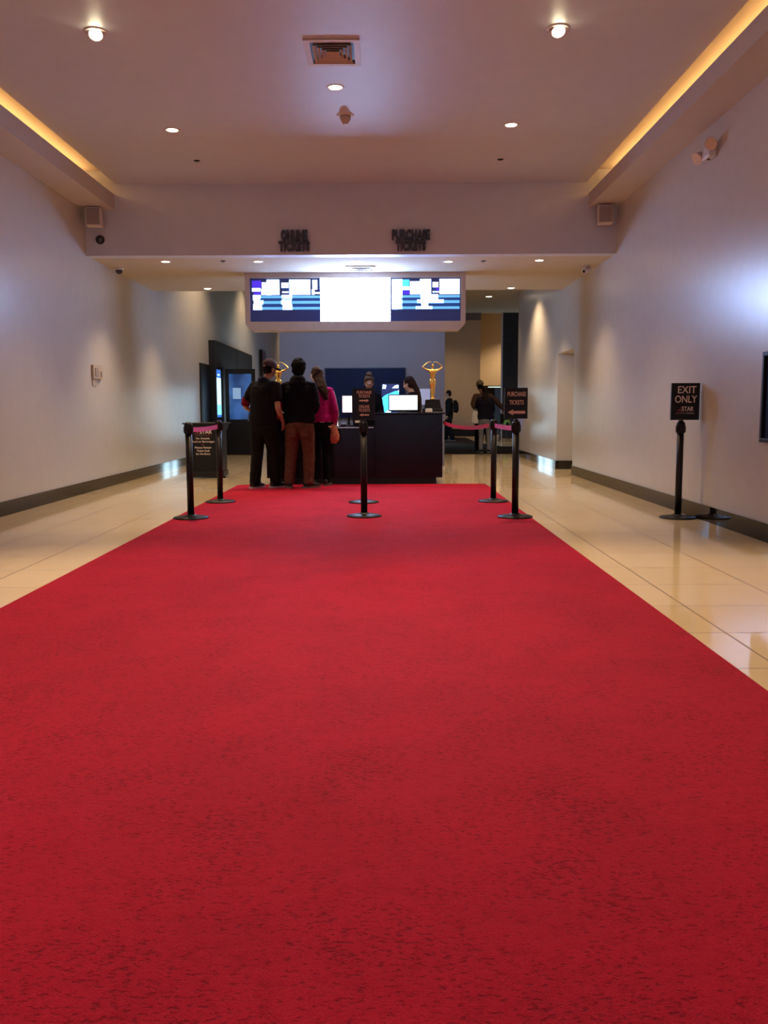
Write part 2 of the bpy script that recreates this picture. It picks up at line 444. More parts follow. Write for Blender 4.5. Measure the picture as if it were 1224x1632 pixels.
downlight(LOB + 'back row, left of the menu board', -3.07, 15.805, ZH, E_LOBBY, 102, .75, .058, group='lobby downlights')
downlight(LOB + 'above the left end of the menu board', -1.787, 12.995, ZH, E_LOBBY * .8, 102, .75, .058, group='lobby downlights')
downlight(LOB + 'above the right end of the menu board', .937, 13.069, ZH, E_LOBBY * .8, 102, .75, .058, group='lobby downlights')
downlight(LOB + 'nearest the right wall in the front row', 2.232, 12.996, ZH, E_LOBBY, 102, .75, .058, group='lobby downlights')
downlight(LOB + 'back row, right of the menu board', 2.243, 15.9, ZH, E_LOBBY, 102, .75, .058, group='lobby downlights')
downlight(LOB + 'over the middle of the menu board', -.398, 13.0, ZH, E_LOBBY * .6, 102, .75, .058, group='lobby downlights')
downlight('small round downlight in the far right aisle ceiling above the dark mat', 2.56, 21.95, 3.82, E_FAR * .6, 120, .6, .07)
# the same fittings nearer the door, over the runner and behind the photographer
for x, y in ((-2.3, 4.2), (1.4, 4.2), (-2.3, .8), (1.4, .8), (-.45, 5.0), (-.45, 2.0), (-2.3, -2), (1.4, -2)):
    downlight('small round downlight over the near part of the red runner', x, y, ZC, E_DOWN * (.42 if x < 0 else .15), group='downlights out of view')
for x, y, z, e in ((-3.1, 19.3, 5.3, 4.0), (-3.0, 26, 5.3, 3.0), (-3.1, 36, 5.3, 2.5), (2.45, 18.6, 3.82, 3.2), (3.4, 29.5, 5.3, 2.5), (6.0, 38.2, 5.3, 7.0), (2.6, 34.5, 5.3, 2.2), (7, 30, 5.3, 2), (4.0, 15.7, 2.3, .18)):  # unseen lamps added to brighten the far walls and aisles
    downlight('added unseen downlight in a far ceiling', x, y, z, E_FAR * e, 120, .6, group='downlights out of view')

def gimbal(label, x, y, aim, k):
    t = thing('adjustable_spotlight', label, 'ceiling light', (x, y, ZC), 0, 'bright adjustable spotlights')
    bm = bmesh.new(); lathe(bm, [(.062, -.001), (.066, -.008), (.09, -.006), (.094, 0), (.062, 0)], n=32); tobj('trim_ring', bm, WHITEP, t)
    a = Vector(aim).normalized(); c = Vector((0, 0, -.012))
    bm = bmesh.new(); cyl(bm, c - a * .01, c + a * .022, .05, .056, 28); tobj('lamp_housing', bm, WHITEP, t, smooth=False)
    bm = bmesh.new(); cyl(bm, c + a * .0225, c + a * .027, .048, .048, 28); tobj('lamp_lens', bm, LENSB, t)
    spot(t, c + a * .045, E_DOWN * k, 75, .9, aim=a)
gimbal('bright tilted spotlight in the ceiling, left of the air vent', -2.323, 7.586, (.1, -.55, -.8), 1.7)
gimbal('bright tilted spotlight in the ceiling, right of the air vent', 1.423, 7.566, (.05, -.5, -.8), 1.7)

# ------------------------------------------------------------------ ceiling fittings
def diffuser(label, x0, x1, y0, y1, z, mt, rings=4):
    cx, cy = (x0 + x1) / 2, (y0 + y1) / 2; w, d = (x1 - x0) / 2, (y1 - y0) / 2
    t = thing('air_vent', label, 'air vent', (cx, cy, z))
    bm = bmesh.new()
    def frame(a, b, th, z0, z1, slope=0):
        for s in (-1, 1):
            box(bm, -a, a, s * b - (th if s > 0 else 0), s * b + (0 if s > 0 else th), z0, z1)
            box(bm, s * a - (th if s > 0 else 0), s * a + (0 if s > 0 else th), -b + th, b - th, z0, z1)
    frame(w, d, .05, -.016, 0); tobj('frame', bm, mt, t)
    bm = bmesh.new(); box(bm, -w + .05, w - .05, -d + .05, d - .05, -.0015, 0); tobj('backing', bm, BLACKP, t)
    for k in range(rings):
        q = (k + 1) / (rings + 1); a = (w - .055) * (1 - q) + .02; b = (d - .055) * (1 - q) + .02
        if rings - 1 == k: a += .005
        bm = bmesh.new()
        o = [(-a, -b), (a, -b), (a, b), (-a, b)]; i2 = [(-a + .024, -b + .024), (a - .024, -b + .024), (a - .024, b - .024), (-a + .024, b - .024)]
        lo = [bm.verts.new((u, v, -.028)) for u, v in o]; hi = [bm.verts.new((u, v, -.006)) for u, v in i2]
        lo2 = [bm.verts.new((u, v, -.025)) for u, v in o]; hi2 = [bm.verts.new((u, v, -.003)) for u, v in i2]
        for j in range(4):
            j2 = (j + 1) % 4
            bm.faces.new((lo[j], lo[j2], hi[j2], hi[j])); bm.faces.new((lo2[j], hi2[j], hi2[j2], lo2[j2]))
            bm.faces.new((lo[j], lo2[j], lo2[j2], lo[j2])); bm.faces.new((hi[j], hi[j2], hi2[j2], hi2[j]))
        if k == rings - 1: bm.faces.new(hi); bm.faces.new(hi2[::-1])
        tobj('louvre', bm, mt, t)
diffuser('square tan air vent with stepped louvres in the hall ceiling', -.66, -.19, 7.74, 8.30, ZC, TAN_M)
diffuser('white air vent in the low ceiling right above the menu board', -.56, -.11, 13.42, 13.86, ZH, WHITEP, 3)

t = thing('smoke_detector', 'round white smoke detector hanging from the hall ceiling', 'smoke detector', (-.389, 9.66, ZC))
bm = bmesh.new(); lathe(bm, [(0, -.012), (.075, -.012), (.092, -.004), (.092, 0), (0, 0)]); tobj('mounting_plate', bm, WHITEP, t)
bm = bmesh.new(); lathe(bm, [(0, -.085), (.035, -.085), (.04, -.07), (.056, -.05), (.056, -.0125), (0, -.0125)]); tobj('detector_head', bm, TAN_M, t)
bm = bmesh.new(); lathe(bm, [(0, -.096), (.028, -.096), (.03, -.086), (0, -.086)]); tobj('sensor_cap', bm, WHITEP, t)

def sprinkler(label, x, y, z):
    t = thing('fire_sprinkler', label, 'sprinkler', (x, y, z))
    bm = bmesh.new(); lathe(bm, [(0, -.006), (.036, -.005), (.04, 0), (0, 0)], n=24); tobj('escutcheon', bm, BLACKM, t)
    bm = bmesh.new(); lathe(bm, [(0, -.022), (.02, -.022), (.02, -.02), (.007, -.019), (.007, -.0065), (0, -.0065)], n=20); tobj('deflector', bm, STEEL, t)
sprinkler('tiny dark sprinkler head in the hall ceiling, left side', -2.293, 11.347, ZC)
sprinkler('tiny dark sprinkler head in the hall ceiling, right side', 1.451, 11.352, ZC)
sprinkler('tiny sprinkler head in the low lobby ceiling, left of the menu board', -2.277, 12.93, ZH)
sprinkler('tiny sprinkler head in the low lobby ceiling, right of the menu board', 1.437, 13.03, ZH)

def speaker(label, x, rz):
    t = thing('wall_speaker', label, 'speaker', (x, 12.30, 3.70), rz, 'corner speakers')
    bm = bmesh.new(); box(bm, -.10, .10, -.085, .075, -.125, .118, .012); tobj('cabinet', bm, WHITEP, t)
    bm = bmesh.new(); box(bm, -.084, .084, -.094, -.0855, -.108, .102, .003); tobj('grille', bm, GRILLE, t)
    bm = bmesh.new(); box(bm, -.03, .03, .075, .145, -.03, .03, .006); tobj('bracket', bm, BLACKM, t)
speaker('small pale speaker high in the left corner of the bulkhead', -3.885, .12)
speaker('small pale speaker high in the right corner of the bulkhead', 2.985, -.12)

t = thing('dome_camera', 'dark round camera dome on the bulkhead face below the left speaker', 'camera', (-3.872, YH, 3.437))
bm = bmesh.new(); cyl(bm, (0, 0, 0), (0, -.014, 0), .062, .058, 30); tobj('mount', bm, BLACKM, t)
bm = bmesh.new(); ell(bm, (0, -.0145, 0), (.052, .045, .052)); tobj('dome', bm, GLASSB, t)
t = thing('dome_camera', 'small camera dome hanging from the low ceiling by the left wall', 'camera', (-3.93, 13.5, ZH))
bm = bmesh.new(); lathe(bm, [(0, -.03), (.068, -.03), (.075, -.018), (.075, 0), (0, 0)]); tobj('mount', bm, WHITEP, t)
bm = bmesh.new(); lathe(bm, [(0, -.095), (.03, -.088), (.048, -.065), (.052, -.04), (.052, -.031), (0, -.031)]); tobj('dome', bm, GLASSB, t)
t = thing('bullet_camera', 'small pale security camera on the low ceiling by the right wall', 'camera', (3.03, 13.52, ZH))
bm = bmesh.new(); lathe(bm, [(0, -.015), (.045, -.015), (.05, 0), (0, 0)]); cyl(bm, (0, 0, -.014), (-.01, -.01, -.05), .016); tobj('mount', bm, WHITEP, t)
bm = bmesh.new(); cyl(bm, (.045, .03, -.045), (-.05, -.045, -.085), .034, .036, 24); tobj('camera_body', bm, WHITEP, t)
bm = bmesh.new(); cyl(bm, (-.0505, -.0455, -.0853), (-.054, -.048, -.0866), .024, .024, 24); tobj('lens', bm, GLASSB, t)

t = thing('emergency_light', 'two headed emergency light high on the right wall', 'emergency light', (XR, 8.9, 3.56))
bm = bmesh.new(); box(bm, -.075, 0, -.11, .11, -.055, .055, .014); tobj('battery_case', bm, WHITEP, t)
for s in (-1, 1):
    bm = bmesh.new(); a = Vector((-.5, s * .25 - .5, -.35)).normalized(); c = Vector((-.07, s * .16, .03 + s * -.02))
    cyl(bm, c - a * .04, c + a * .045, .035, .06, 28); ell(bm, c - a * .03, (.036, .036, .036)); cyl(bm, c - a * .04, (-.03, s * .10, 0), .012, .012, 12)
    h = tobj('lamp_head', bm, WHITEP, t)
    bm = bmesh.new(); cyl(bm, c + a * .0455, c + a * .049, .052, .052, 28); tobj('lens', bm, STEEL, h)
bm = bmesh.new(); cyl(bm, (-.04, 0, -.056), (-.04, 0, -.066), .012, .012, 12); tobj('test_button', bm, BLACKP, t)

t = thing('wall_thermostat', 'beige control box with a smaller plate below it on the left wall', 'wall control', (XL, 12.68, 1.62))
bm = bmesh.new(); box(bm, 0, .035, -.20, .20, -.06, .13, .006); tobj('cover', bm, PLATE, t)
bm = bmesh.new(); box(bm, .0355, .045, -.14, .0, -.03, .09, .003); tobj('dial_panel', bm, GRILLE, t)
bm = bmesh.new(); box(bm, .0355, .05, .10, .15, -.03, .05, .003); tobj('dial_panel', bm, GRILLE, t)
bm = bmesh.new(); box(bm, 0, .014, -.19, -.02, -.16, -.065, .003); tobj('switch_plate', bm, PLATE, t)

t = thing('poster_frame', 'dark framed poster on the right wall at the edge of the view', 'poster', (XR, 6.95, 1.2))
bm = bmesh.new()
for q in ((-.53, .53, .34, .375), (-.53, .53, -.375, -.34), (-.53, -.495, -.34, .34), (.495, .53, -.34, .34)): box(bm, -.035, 0, q[0], q[1], q[2], q[3], .004)
tobj('frame', bm, BLACKM, t)
bm = bmesh.new(); box(bm, -.014, -.002, -.494, .494, -.339, .339); tobj('poster_sheet', bm, NAVY, t)

# ------------------------------------------------------------------ raised letters on the bulkhead
for lab, cx, l1, l2, w1, w2 in (('dark raised letters reading ONLINE TICKETS on the bulkhead', -1.214, 'ONLINE', 'TICKETS', .365, .425),
                                ('dark raised letters reading PURCHASE TICKETS on the bulkhead', .378, 'PURCHASE', 'TICKETS', .52, .415)):
    t = thing('wall_lettering', lab, 'sign', (cx, YH - .02, 3.40), 0, 'raised letters on the bulkhead')
    for s, dz, w in ((l1, .073, w1), (l2, -.073, w2)):
        o = text('lettering', s, .125, LETTER, t, (0, 0, dz), .62, .03, .055, 1.08)
        xs = [v.co.x for v in o.data.vertices]; k = w / (max(xs) - min(xs)); o.data.transform(Matrix.Diagonal((k, 1, 1, 1)))

# ------------------------------------------------------------------ menu board
t = thing('menu_board', 'wide pale hanging menu board with three glowing screens above the counter', 'menu board', (-.436, 14.03, ZH))
bm = bmesh.new()
hw, zb = 1.712, -.885
outl = [(-hw, 0), (hw, 0), (hw, zb + .10), (hw - .10, zb), (-hw + .10, zb), (-hw, zb + .10)]
# ring around the opening, so the screens sit in it
op = [(-1.637, -.082), (1.637, -.082), (1.637, -.745), (-1.637, -.745)]
def ringface(bm, y, flip):
    O = [bm.verts.new((x, y, z)) for x, z in outl]; I = [bm.verts.new((x, y, z)) for x, z in op]
    for f in ((O[0], O[1], I[1], I[0]), (O[1], O[2], I[2], I[1]), (O[2], O[3], I[2]), (O[3], O[4], I[3], I[2]), (O[4], O[5], I[3]), (O[5], O[0], I[0], I[3])):
        bm.faces.new(f)
    return O, I
O1, I1 = ringface(bm, 0, 0); O2, I2 = ringface(bm, .30, 1)
for A, B in ((O1, O2), (I1, I2)):
    for k in range(len(A)): bm.faces.new((A[k], A[(k + 1) % len(A)], B[(k + 1) % len(A)], B[k]))
tobj('housing', bm, BOARDM, t)
SW = mat('screen_white', (.8, .85, 1), .4, emit=(.40, .58, 1), estr=E_SCREEN)
SW2 = mat('screen_white_caption', (.8, .85, 1), .4, emit=(.42, .62, 1), estr=4.2)
SN = mat('screen_navy', (.02, .03, .1), .3, emit=(.008, .011, .055), estr=1)
SB = mat('screen_light_blue', (.2, .4, .7), .3, emit=(.10, .46, .85), estr=1)
SD = mat('screen_dark_blue', (.02, .05, .2), .3, emit=(.007, .04, .18), estr=1)
SV = mat('screen_violet', (.05, .02, .4), .3, emit=(.07, .03, .75), estr=1)
SC = mat('screen_cyan', (.1, .5, .8), .3, emit=(.05, .50, 1.0), estr=1.6)
SMATS = [SN, SW, SW2, SB, SD, SV, SC]
def screen(x0, x1, items):
    bm = bmesh.new(); z0, z1 = -.744, -.083
    box(bm, x0, x1, .035, .10, z0, z1, mi=0)
    for (a, b, c, d, mi) in items:      # fractions across and down
        box(bm, x0 + (x1 - x0) * a, x0 + (x1 - x0) * b, .032, .0349, z1 - (z1 - z0) * d, z1 - (z1 - z0) * c, mi=mi)
    return tobj('screen', bm, SMATS, t)
screen(-1.636, -.545, [
    (.03, .16, .05, .22, 5), (.03, .15, .22, .30, 2), (.05, .16, .31, .38, 5), (.17, .29, .09, .26, 2), (.24, .42, .03, .38, 2), (.16, .30, .24, .38, 2),
    (.45, .55, .10, .22, 2), (.46, .55, .30, .335, 2), (.56, .86, .03, .38, 2), (.89, .96, .04, .26, 2), (.88, .92, .26, .38, 2), (.93, 1, .32, .36, 2), (.52, .55, .22, .28, 4), (.46, .49, .22, .28, 4),
    (.15, 1, .40, .455, 3), (.13, 1, .455, .515, 4), (.13, 1, .52, .585, 3), (.15, 1, .585, .655, 4), (.13, 1, .66, .72, 3),
    (.04, .15, .38, .50, 2), (.05, .19, .50, .60, 2), (.04, .17, .60, .725, 2), (.45, .60, .38, .50, 2), (.44, .59, .50, .60, 2), (.46, .60, .60, .725, 2)])
bm = bmesh.new(); box(bm, -.543, .543, .030, .10, -.744, -.090, .012); tobj('screen', bm, SW, t)
screen(.545, 1.636, [
    (.02, .17, .03, .72, 2), (.17, .27, .04, .20, 6), (.17, .28, .20, .28, 2), (.17, .28, .29, .38, 5), (.28, .44, .08, .38, 2), (.42, .58, .03, .38, 2),
    (.60, .68, .10, .22, 2), (.60, .64, .24, .30, 4), (.65, .69, .22, .30, 5), (.60, .69, .31, .34, 2), (.70, .985, .03, .38, 2),
    (.15, .99, .40, .455, 3), (.15, .99, .455, .515, 4), (.13, .985, .52, .585, 3), (.15, .985, .585, .655, 4), (.13, .985, .66, .72, 3),
    (.02, .12, .38, .72, 2), (.43, .68, .38, .50, 2), (.38, .76, .50, .585, 2), (.44, .54, .585, .655, 2), (.36, .60, .655, .72, 2)])

# ------------------------------------------------------------------ ticket counter
CY = 13.20
t = thing('ticket_counter', 'glossy black ticket counter with raised ends at the far end of the runner', 'counter', (-.44, CY, 0))
def cb(name, mt, *qs, bev=.004):
    bm = bmesh.new()
    for q in qs: box(bm, *q, bev)
    return tobj(name, bm, mt, t)
cb('plinth', BLACKM, (-1.20, 1.22, .07, .80, 0, .095), bev=0)
cb('front_panel', LACQ, (-1.31, -.30, 0, .85, .10, 1.035))
cb('front_panel', LACQ, (.30, 1.31, 0, .85, .10, 1.035))
cb('front_panel', LACQ, (-.299, .299, .0, .85, .10, .83))
cb('countertop', LACQ, (-1.34, -.285, -.03, .88, 1.037, 1.066), bev=.006)
cb('countertop', LACQ, (.285, 1.34, -.03, .88, 1.037, 1.066), bev=.006)
cb('countertop', LACQ, (-.284, .284, -.05, .87, .832, .862), bev=.006)
cb('metal_edging', STEEL, (-.284, .284, -.053, -.0505, .84, .855), bev=0)
cb('corner_guard', STEEL, (1.3105, 1.316, .0, .01, .62, 1.03), bev=0)

# statues
def statue(label, x, y, z0, mirror=1, extra=True):
    t = thing('gold_statue', label, 'statue', (x, y, z0), 0, 'gold statues on the ticket counter')
    bm = bmesh.new(); box(bm, -.15, .15, -.11, .11, 0, .055, .008); tobj('plinth', bm, BLACKP, t)
    bm = bmesh.new()
    prism(bm, [(-.125, .056), (.125, .056), (.105, .19), (-.105, .19)], 'y', -.085, .085); tobj('pedestal', bm, BLACKP, t)
    bm = bmesh.new(); lathe(bm, [(0, .191), (.036, .191), (.036, .205), (.03, .212), (0, .212)], n=28); tobj('foot_disc', bm, GOLD, t)
    bm = bmesh.new(); zf = .208
    for s in (-1, 1):
        loft(bm, [(s * .012, 0, zf, .013, .018), (s * .013, 0, zf + .05, .013, .013), (s * .017, .004, zf + .10, .018, .019), (s * .016, 0, zf + .15, .016, .017),
                  (s * .022, -.002, zf + .22, .026, .027), (s * .022, 0, zf + .275, .028, .028)])
        loft(bm, [(s * .012, -.035, zf + .004, .010, .006), (s * .012, 0, zf + .01, .012, .012)])
        # arm: shoulder, elbow out, hand above the head
        loft(bm, [(s * .045, 0, zf + .42, .020, .020), (s * .095, 0, zf + .435, .013, .013), (s * .148, 0, zf + .468, .011, .011), (s * .150, 0, zf + .475, .010, .010)], (0, 1, 0))
        loft(bm, [(s * .150, 0, zf + .470, .011, .011), (s * .11, 0, zf + .512, .010, .010), (s * .062, 0, zf + .548, .007, .008), (s * .03, 0, zf + .552, .011, .006), (s * .014, 0, zf + .545, .008, .004)], (0, 1, 0))
    loft(bm, [(0, 0, zf + .24, .040, .030), (0, 0, zf + .275, .040, .030), (0, 0, zf + .315, .032, .025), (0, -.003, zf + .36, .042, .029), (0, -.004, zf + .40, .056, .032), (0, 0, zf + .425, .052, .026), (0, 0, zf + .44, .02, .018), (0, 0, zf + .465, .013, .013)])
    ell(bm, (0, -.004, zf + .492), (.021, .025, .03))
    ell(bm, (0, -.022, zf + .483), (.012, .01, .014))
    melt('figure', bm, GOLD, t, .0045, 1)
    return t
statue('gold figure with arms over its head on the right end of the counter', .742, 13.60, 1.068)
statue('gold figure with raised arms on the counter, behind the man in the cap', -1.60, 13.60, 1.068)

def monitor(label, x, y, z, w, h, face, stand, mats, yaw=0):
    t = thing('computer_monitor', label, 'monitor', (x, y, z), yaw)
    bm = bmesh.new(); lathe(bm, [(0, 0), (.09, 0), (.09, .008), (.02, .014), (0, .014)]); tobj('stand_base', bm, BLACKP, t)
    bm = bmesh.new(); box(bm, -.018, .018, .01, .03, .0145, stand + .06); tobj('stand_neck', bm, BLACKP, t)
    bm = bmesh.new(); box(bm, -w / 2, w / 2, -.022, .009, stand, stand + h, .005); tobj('case', bm, BLACKP, t)
    bm = bmesh.new(); box(bm, -w / 2 + .014, w / 2 - .014, -.0245, -.0225, stand + .022, stand + h - .014, 0, 0); tobj('screen', bm, mats, t)
    return t
MON = mat('monitor_glow', (.7, .8, 1), .3, emit=(.80, .96, 1), estr=1.5)
MON2 = mat('monitor_glow_pink', (.8, .7, 1), .3, emit=(1, .86, .97), estr=1.5)
monitor('wide monitor with a white glowing screen on the right end of the counter', .297, 13.62, 1.068, .455, .255, 0, .015, MON)
monitor('upright monitor with a pinkish white screen behind the low middle of the counter', -.542, 13.72, .864, .215, .285, 0, .185, MON2)
# small things on the counter
def sb(name, label, cat, x, y, z, w, d, h, mt, parts=None, rz=0, bev=.003):
    t = thing(name, label, cat, (x, y, z), rz)
    bm = bmesh.new(); box(bm, -w / 2, w / 2, -d / 2, d / 2, 0, h, bev); tobj('body', bm, mt, t)
    return t
t = sb('card_box', 'small white box of cards beside the gold figure on the counter', 'box', .675, 13.40, 1.067, .105, .06, .045, PAPER)
bm = bmesh.new(); box(bm, -.045, .045, -.025, .025, .046, .058, .001); tobj('card_stack', bm, PAPER, t)
o = tobj('paper_sheet', (lambda b: (box(b, -.06, .06, -.09, .09, 0, .004), b)[1])(bmesh.new()), PAPER, None, (.80, 13.36, 1.067)); tag(o, 'white paper lying at the right corner of the counter', 'paper'); o.rotation_euler.z = .3
t = thing('receipt_printer', 'small black receipt printer on the low middle of the counter', 'printer', (-.40, 13.55, .864))
bm = bmesh.new(); prism(bm, [(-.09, 0), (.09, 0), (.09, .10), (.02, .14), (-.09, .14)], 'x', -.07, .07); tobj('body', bm, BLACKP, t)
bm = bmesh.new(); box(bm, -.035, .035, -.10, -.091, .05, .085, .001); tobj('receipt', bm, PAPER, t)
t = thing('card_reader', 'small card reader on a stalk beside the magenta jacket', 'card reader', (-.695, 13.32, .864), .2)
bm = bmesh.new(); lathe(bm, [(0, 0), (.04, 0), (.04, .006), (.01, .012), (.009, .10), (0, .10)], n=24); tobj('stalk', bm, STEEL, t)
bm = bmesh.new(); box(bm, -.04, .04, -.015, .012, .10, .22, .004, 0, Matrix.Rotation(-.35, 4, 'X')); tobj('body', bm, BLACKP, t)
bm = bmesh.new(); box(bm, -.03, .03, -.0185, -.0155, .165, .205, 0, 0, Matrix.Rotation(-.35, 4, 'X')); tobj('display', bm, STEEL, t)
t = thing('pin_pad', 'low silver edged pin pad on the low middle of the counter', 'card reader', (-.60, 13.28, .864))
bm = bmesh.new(); prism(bm, [(-.06, 0), (.06, 0), (.06, .05), (-.06, .025)], 'x', -.04, .04); tobj('body', bm, BLACKP, t)
bm = bmesh.new()
for i in range(3):
    for j in range(3): box(bm, -.03 + i * .022, -.014 + i * .022, -.035 + j * .022, -.020 + j * .022, .036 + j * .005, .043 + j * .005)
tobj('keypad', bm, STEEL, t)
t = thing('flyer_rack', 'tiered rack of flyers between the man in the cap and the man in the hoodie', 'flyer rack', (-1.575, 13.33, 1.067))
bm = bmesh.new(); box(bm, -.085, .085, -.04, .05, 0, .012, .002); box(bm, -.085, -.078, -.03, .05, .012, .27); box(bm, .078, .085, -.03, .05, .012, .27); tobj('stand', bm, BLACKP, t)
for k in range(6):
    z = .018 + k * .042
    bm = bmesh.new(); box(bm, -.077, .077, -.028 + k * .004, .04, z, z + (.03 if k == 0 else .018 + .006 * (k % 2)), .001)
    tobj('flyer_stack', bm, [PAPER, GRILLE, SIGNT, GRILLE, SIGNP, PAPER][k], t)
o = tobj('paper_sheet', (lambda b: (box(b, -.09, .09, -.06, .06, 0, .005), b)[1])(bmesh.new()), PAPER, None, (-1.49, 13.235, 1.067)); tag(o, 'white paper on the left end of the counter below the flyer rack', 'paper')

# island wall fittings
t = thing('wall_panel', 'large dark navy board on the grey wall behind the cashiers', 'board', (-.36, IY, 0))
bm = bmesh.new(); box(bm, -.775, .775, -.05, 0, .95, 1.905, .004); tobj('panel', bm, NAVY, t)
bm = bmesh.new()
for q in ((-.79, .79, 1.906, 1.92), (-.79, .79, .935, .949), (-.79, -.776, .949, 1.906), (.776, .79, .949, 1.906)): box(bm, q[0], q[1], -.055, 0, q[2], q[3])
tobj('frame', bm, BLACKM, t)
t = thing('digital_display', 'upright blue and white lit display between the two cashiers', 'screen', (.125, 16.9, 0))
bm = bmesh.new(); box(bm, -.18, .18, -.02, .02, .98, 1.60, .004); tobj('case', bm, BLACKP, t)
bm = bmesh.new(); lathe(bm, [(0, 0), (.17, 0), (.17, .02), (.03, .03), (.025, .979), (0, .979)]); tobj('stand', bm, BLACKM, t)
bm = bmesh.new()
def dq(pts, mi): prism(bm, pts, 'y', -.026 - .0006 * mi, -.0205, mi)
box(bm, -.165, .165, -.0225, -.0202, .995, 1.585, 0, 0)
dq([(-.16, 1.0), (.16, 1.28), (.16, 1.45), (.10, 1.46), (-.10, 1.38), (-.16, 1.33)], 6)
dq([(.16, 1.30), (.16, 1.47), (.06, 1.42), (.0, 1.30)], 2)
dq([(-.16, 1.0), (.0, 1.0), (.02, 1.20), (-.05, 1.25), (-.16, 1.16)], 2)
dq([(-.15, 1.50), (-.09, 1.50), (-.08, 1.57), (-.14, 1.58)], 2)
dq([(.03, 1.51), (.15, 1.51), (.15, 1.57), (.09, 1.56)], 2)
tobj('screen', bm, [SN, SW, SW2, SB, SD, SV, SC], t)
o = tobj('wall_notice', (lambda b: (box(b, -.105, .105, -.004, 0, 0, .31), b)[1])(bmesh.new()), mat('notice_paper', (.62, .64, .72), .6), None, (.80, IY, 1.2)); tag(o, 'pale paper notice on the grey wall right of the long haired cashier', 'paper')
# lit self service screens on the sides of the island wall (seen mirrored in the polished base tiles)
def kiosk(label, side, y, w, blue):
    x = IX1 if side > 0 else IX0
    t = thing('lit_wall_screen', label, 'screen', (x, y, 0), 0, 'lit screens on the sides of the island wall')
    bm = bmesh.new(); box(bm, *((0, .04) if side > 0 else (-.04, 0)), -w / 2 - .03, w / 2 + .03, .25, 1.75, .004); tobj('case', bm, BLACKP, t)
    e = mat('wall_screen_glow', (.3, .5, 1), .3, emit=((.10, .25, 1) if blue else (.55, .85, 1)), estr=7)
    bm = bmesh.new(); box(bm, *((.0405, .044) if side > 0 else (-.044, -.0405)), -w / 2, w / 2, .32, 1.68); tobj('screen', bm, e, t)
kiosk('lit screen low on the right side of the island wall, nearest', 1, 27.6, 1.15, False)
kiosk('lit screen low on the right side of the island wall, second', 1, 29.1, .85, False)
kiosk('blue lit screen low on the right side of the island wall, farthest', 1, 32.8, .7, True)
kiosk('lit screen low on the left side of the island wall, nearest', -1, 24.6, .65, False)
kiosk('lit screen low on the left side of the island wall, second', -1, 25.55, .6, False)

# ------------------------------------------------------------------ left side: portal, door, poster
PX = -3.92
t = thing('wall_portal', 'tall charcoal wall portal around the open doorway on the left', 'portal', (XL, 20.9, 0))
bm = bmesh.new(); box(bm, 0, .153, 0, .10, 0, 2.73, .004); tobj('side_post', bm, BLACKM, t)
bm = bmesh.new(); box(bm, 0, .145, .101, 3.0, 2.13, 2.73, .004); tobj('header_panel', bm, CHAR, t)
bm = bmesh.new(); box(bm, 0, .145, 3.12, 5.9, 2.13, 2.73, .004); tobj('header_panel', bm, CHAR, t)
bm = bmesh.new(); box(bm, 0, .14, 3.001, 3.119, 0, 2.73, .002); tobj('middle_post', bm, BLACKM, t)
bm = bmesh.new(); box(bm, 0, .11, .101, .22, 0, 2.129); box(bm, 0, .11, .86, 3.0, 0, 2.129); box(bm, 0, .11, .22, .86, 0, .94); box(bm, 0, .11, .22, .86, 2.08, 2.129); box(bm, 0, .11, 3.12, 5.9, 0, 2.129); tobj('lower_panel', bm, BLACKP, t)
CY1 = mat('poster_glow', (.3, .8, .9), .3, emit=(.28, .85, 1), estr=1.1)
CY2 = mat('poster_glow_pale', (.6, .9, .9), .3, emit=(.60, .98, 1), estr=1.3)
CY3 = mat('poster_glow_blue', (.1, .3, .9), .3, emit=(.05, .25, 1), estr=.7)
bm = bmesh.new()
box(bm, .08, .113, .225, .855, .945, 2.075, mi=2)
box(bm, .11, .116, .24, .84, 1.02, 1.88, mi=1); box(bm, .11, .117, .24, .84, 1.0, 1.24, mi=0); box(bm, .11, .117, .45, .70, 1.93, 1.97, mi=1)
tobj('lit_poster', bm, [CY1, CY2, CY3], t)
t = thing('dark_recess_panel', 'black panel standing in for the dark recess in the left wall', 'panel', (XL, 20.3, 0))  # flat black sheet put in for the darkness of a wall recess
bm = bmesh.new(); box(bm, 0, .03, -.5, .59, 0, 2.155, .003); tobj('panel', bm, BLACKP, t)
bm = bmesh.new(); box(bm, .0305, .036, -.43, .52, .2, 2.08, .002); tobj('inset', bm, BLACKM, t)
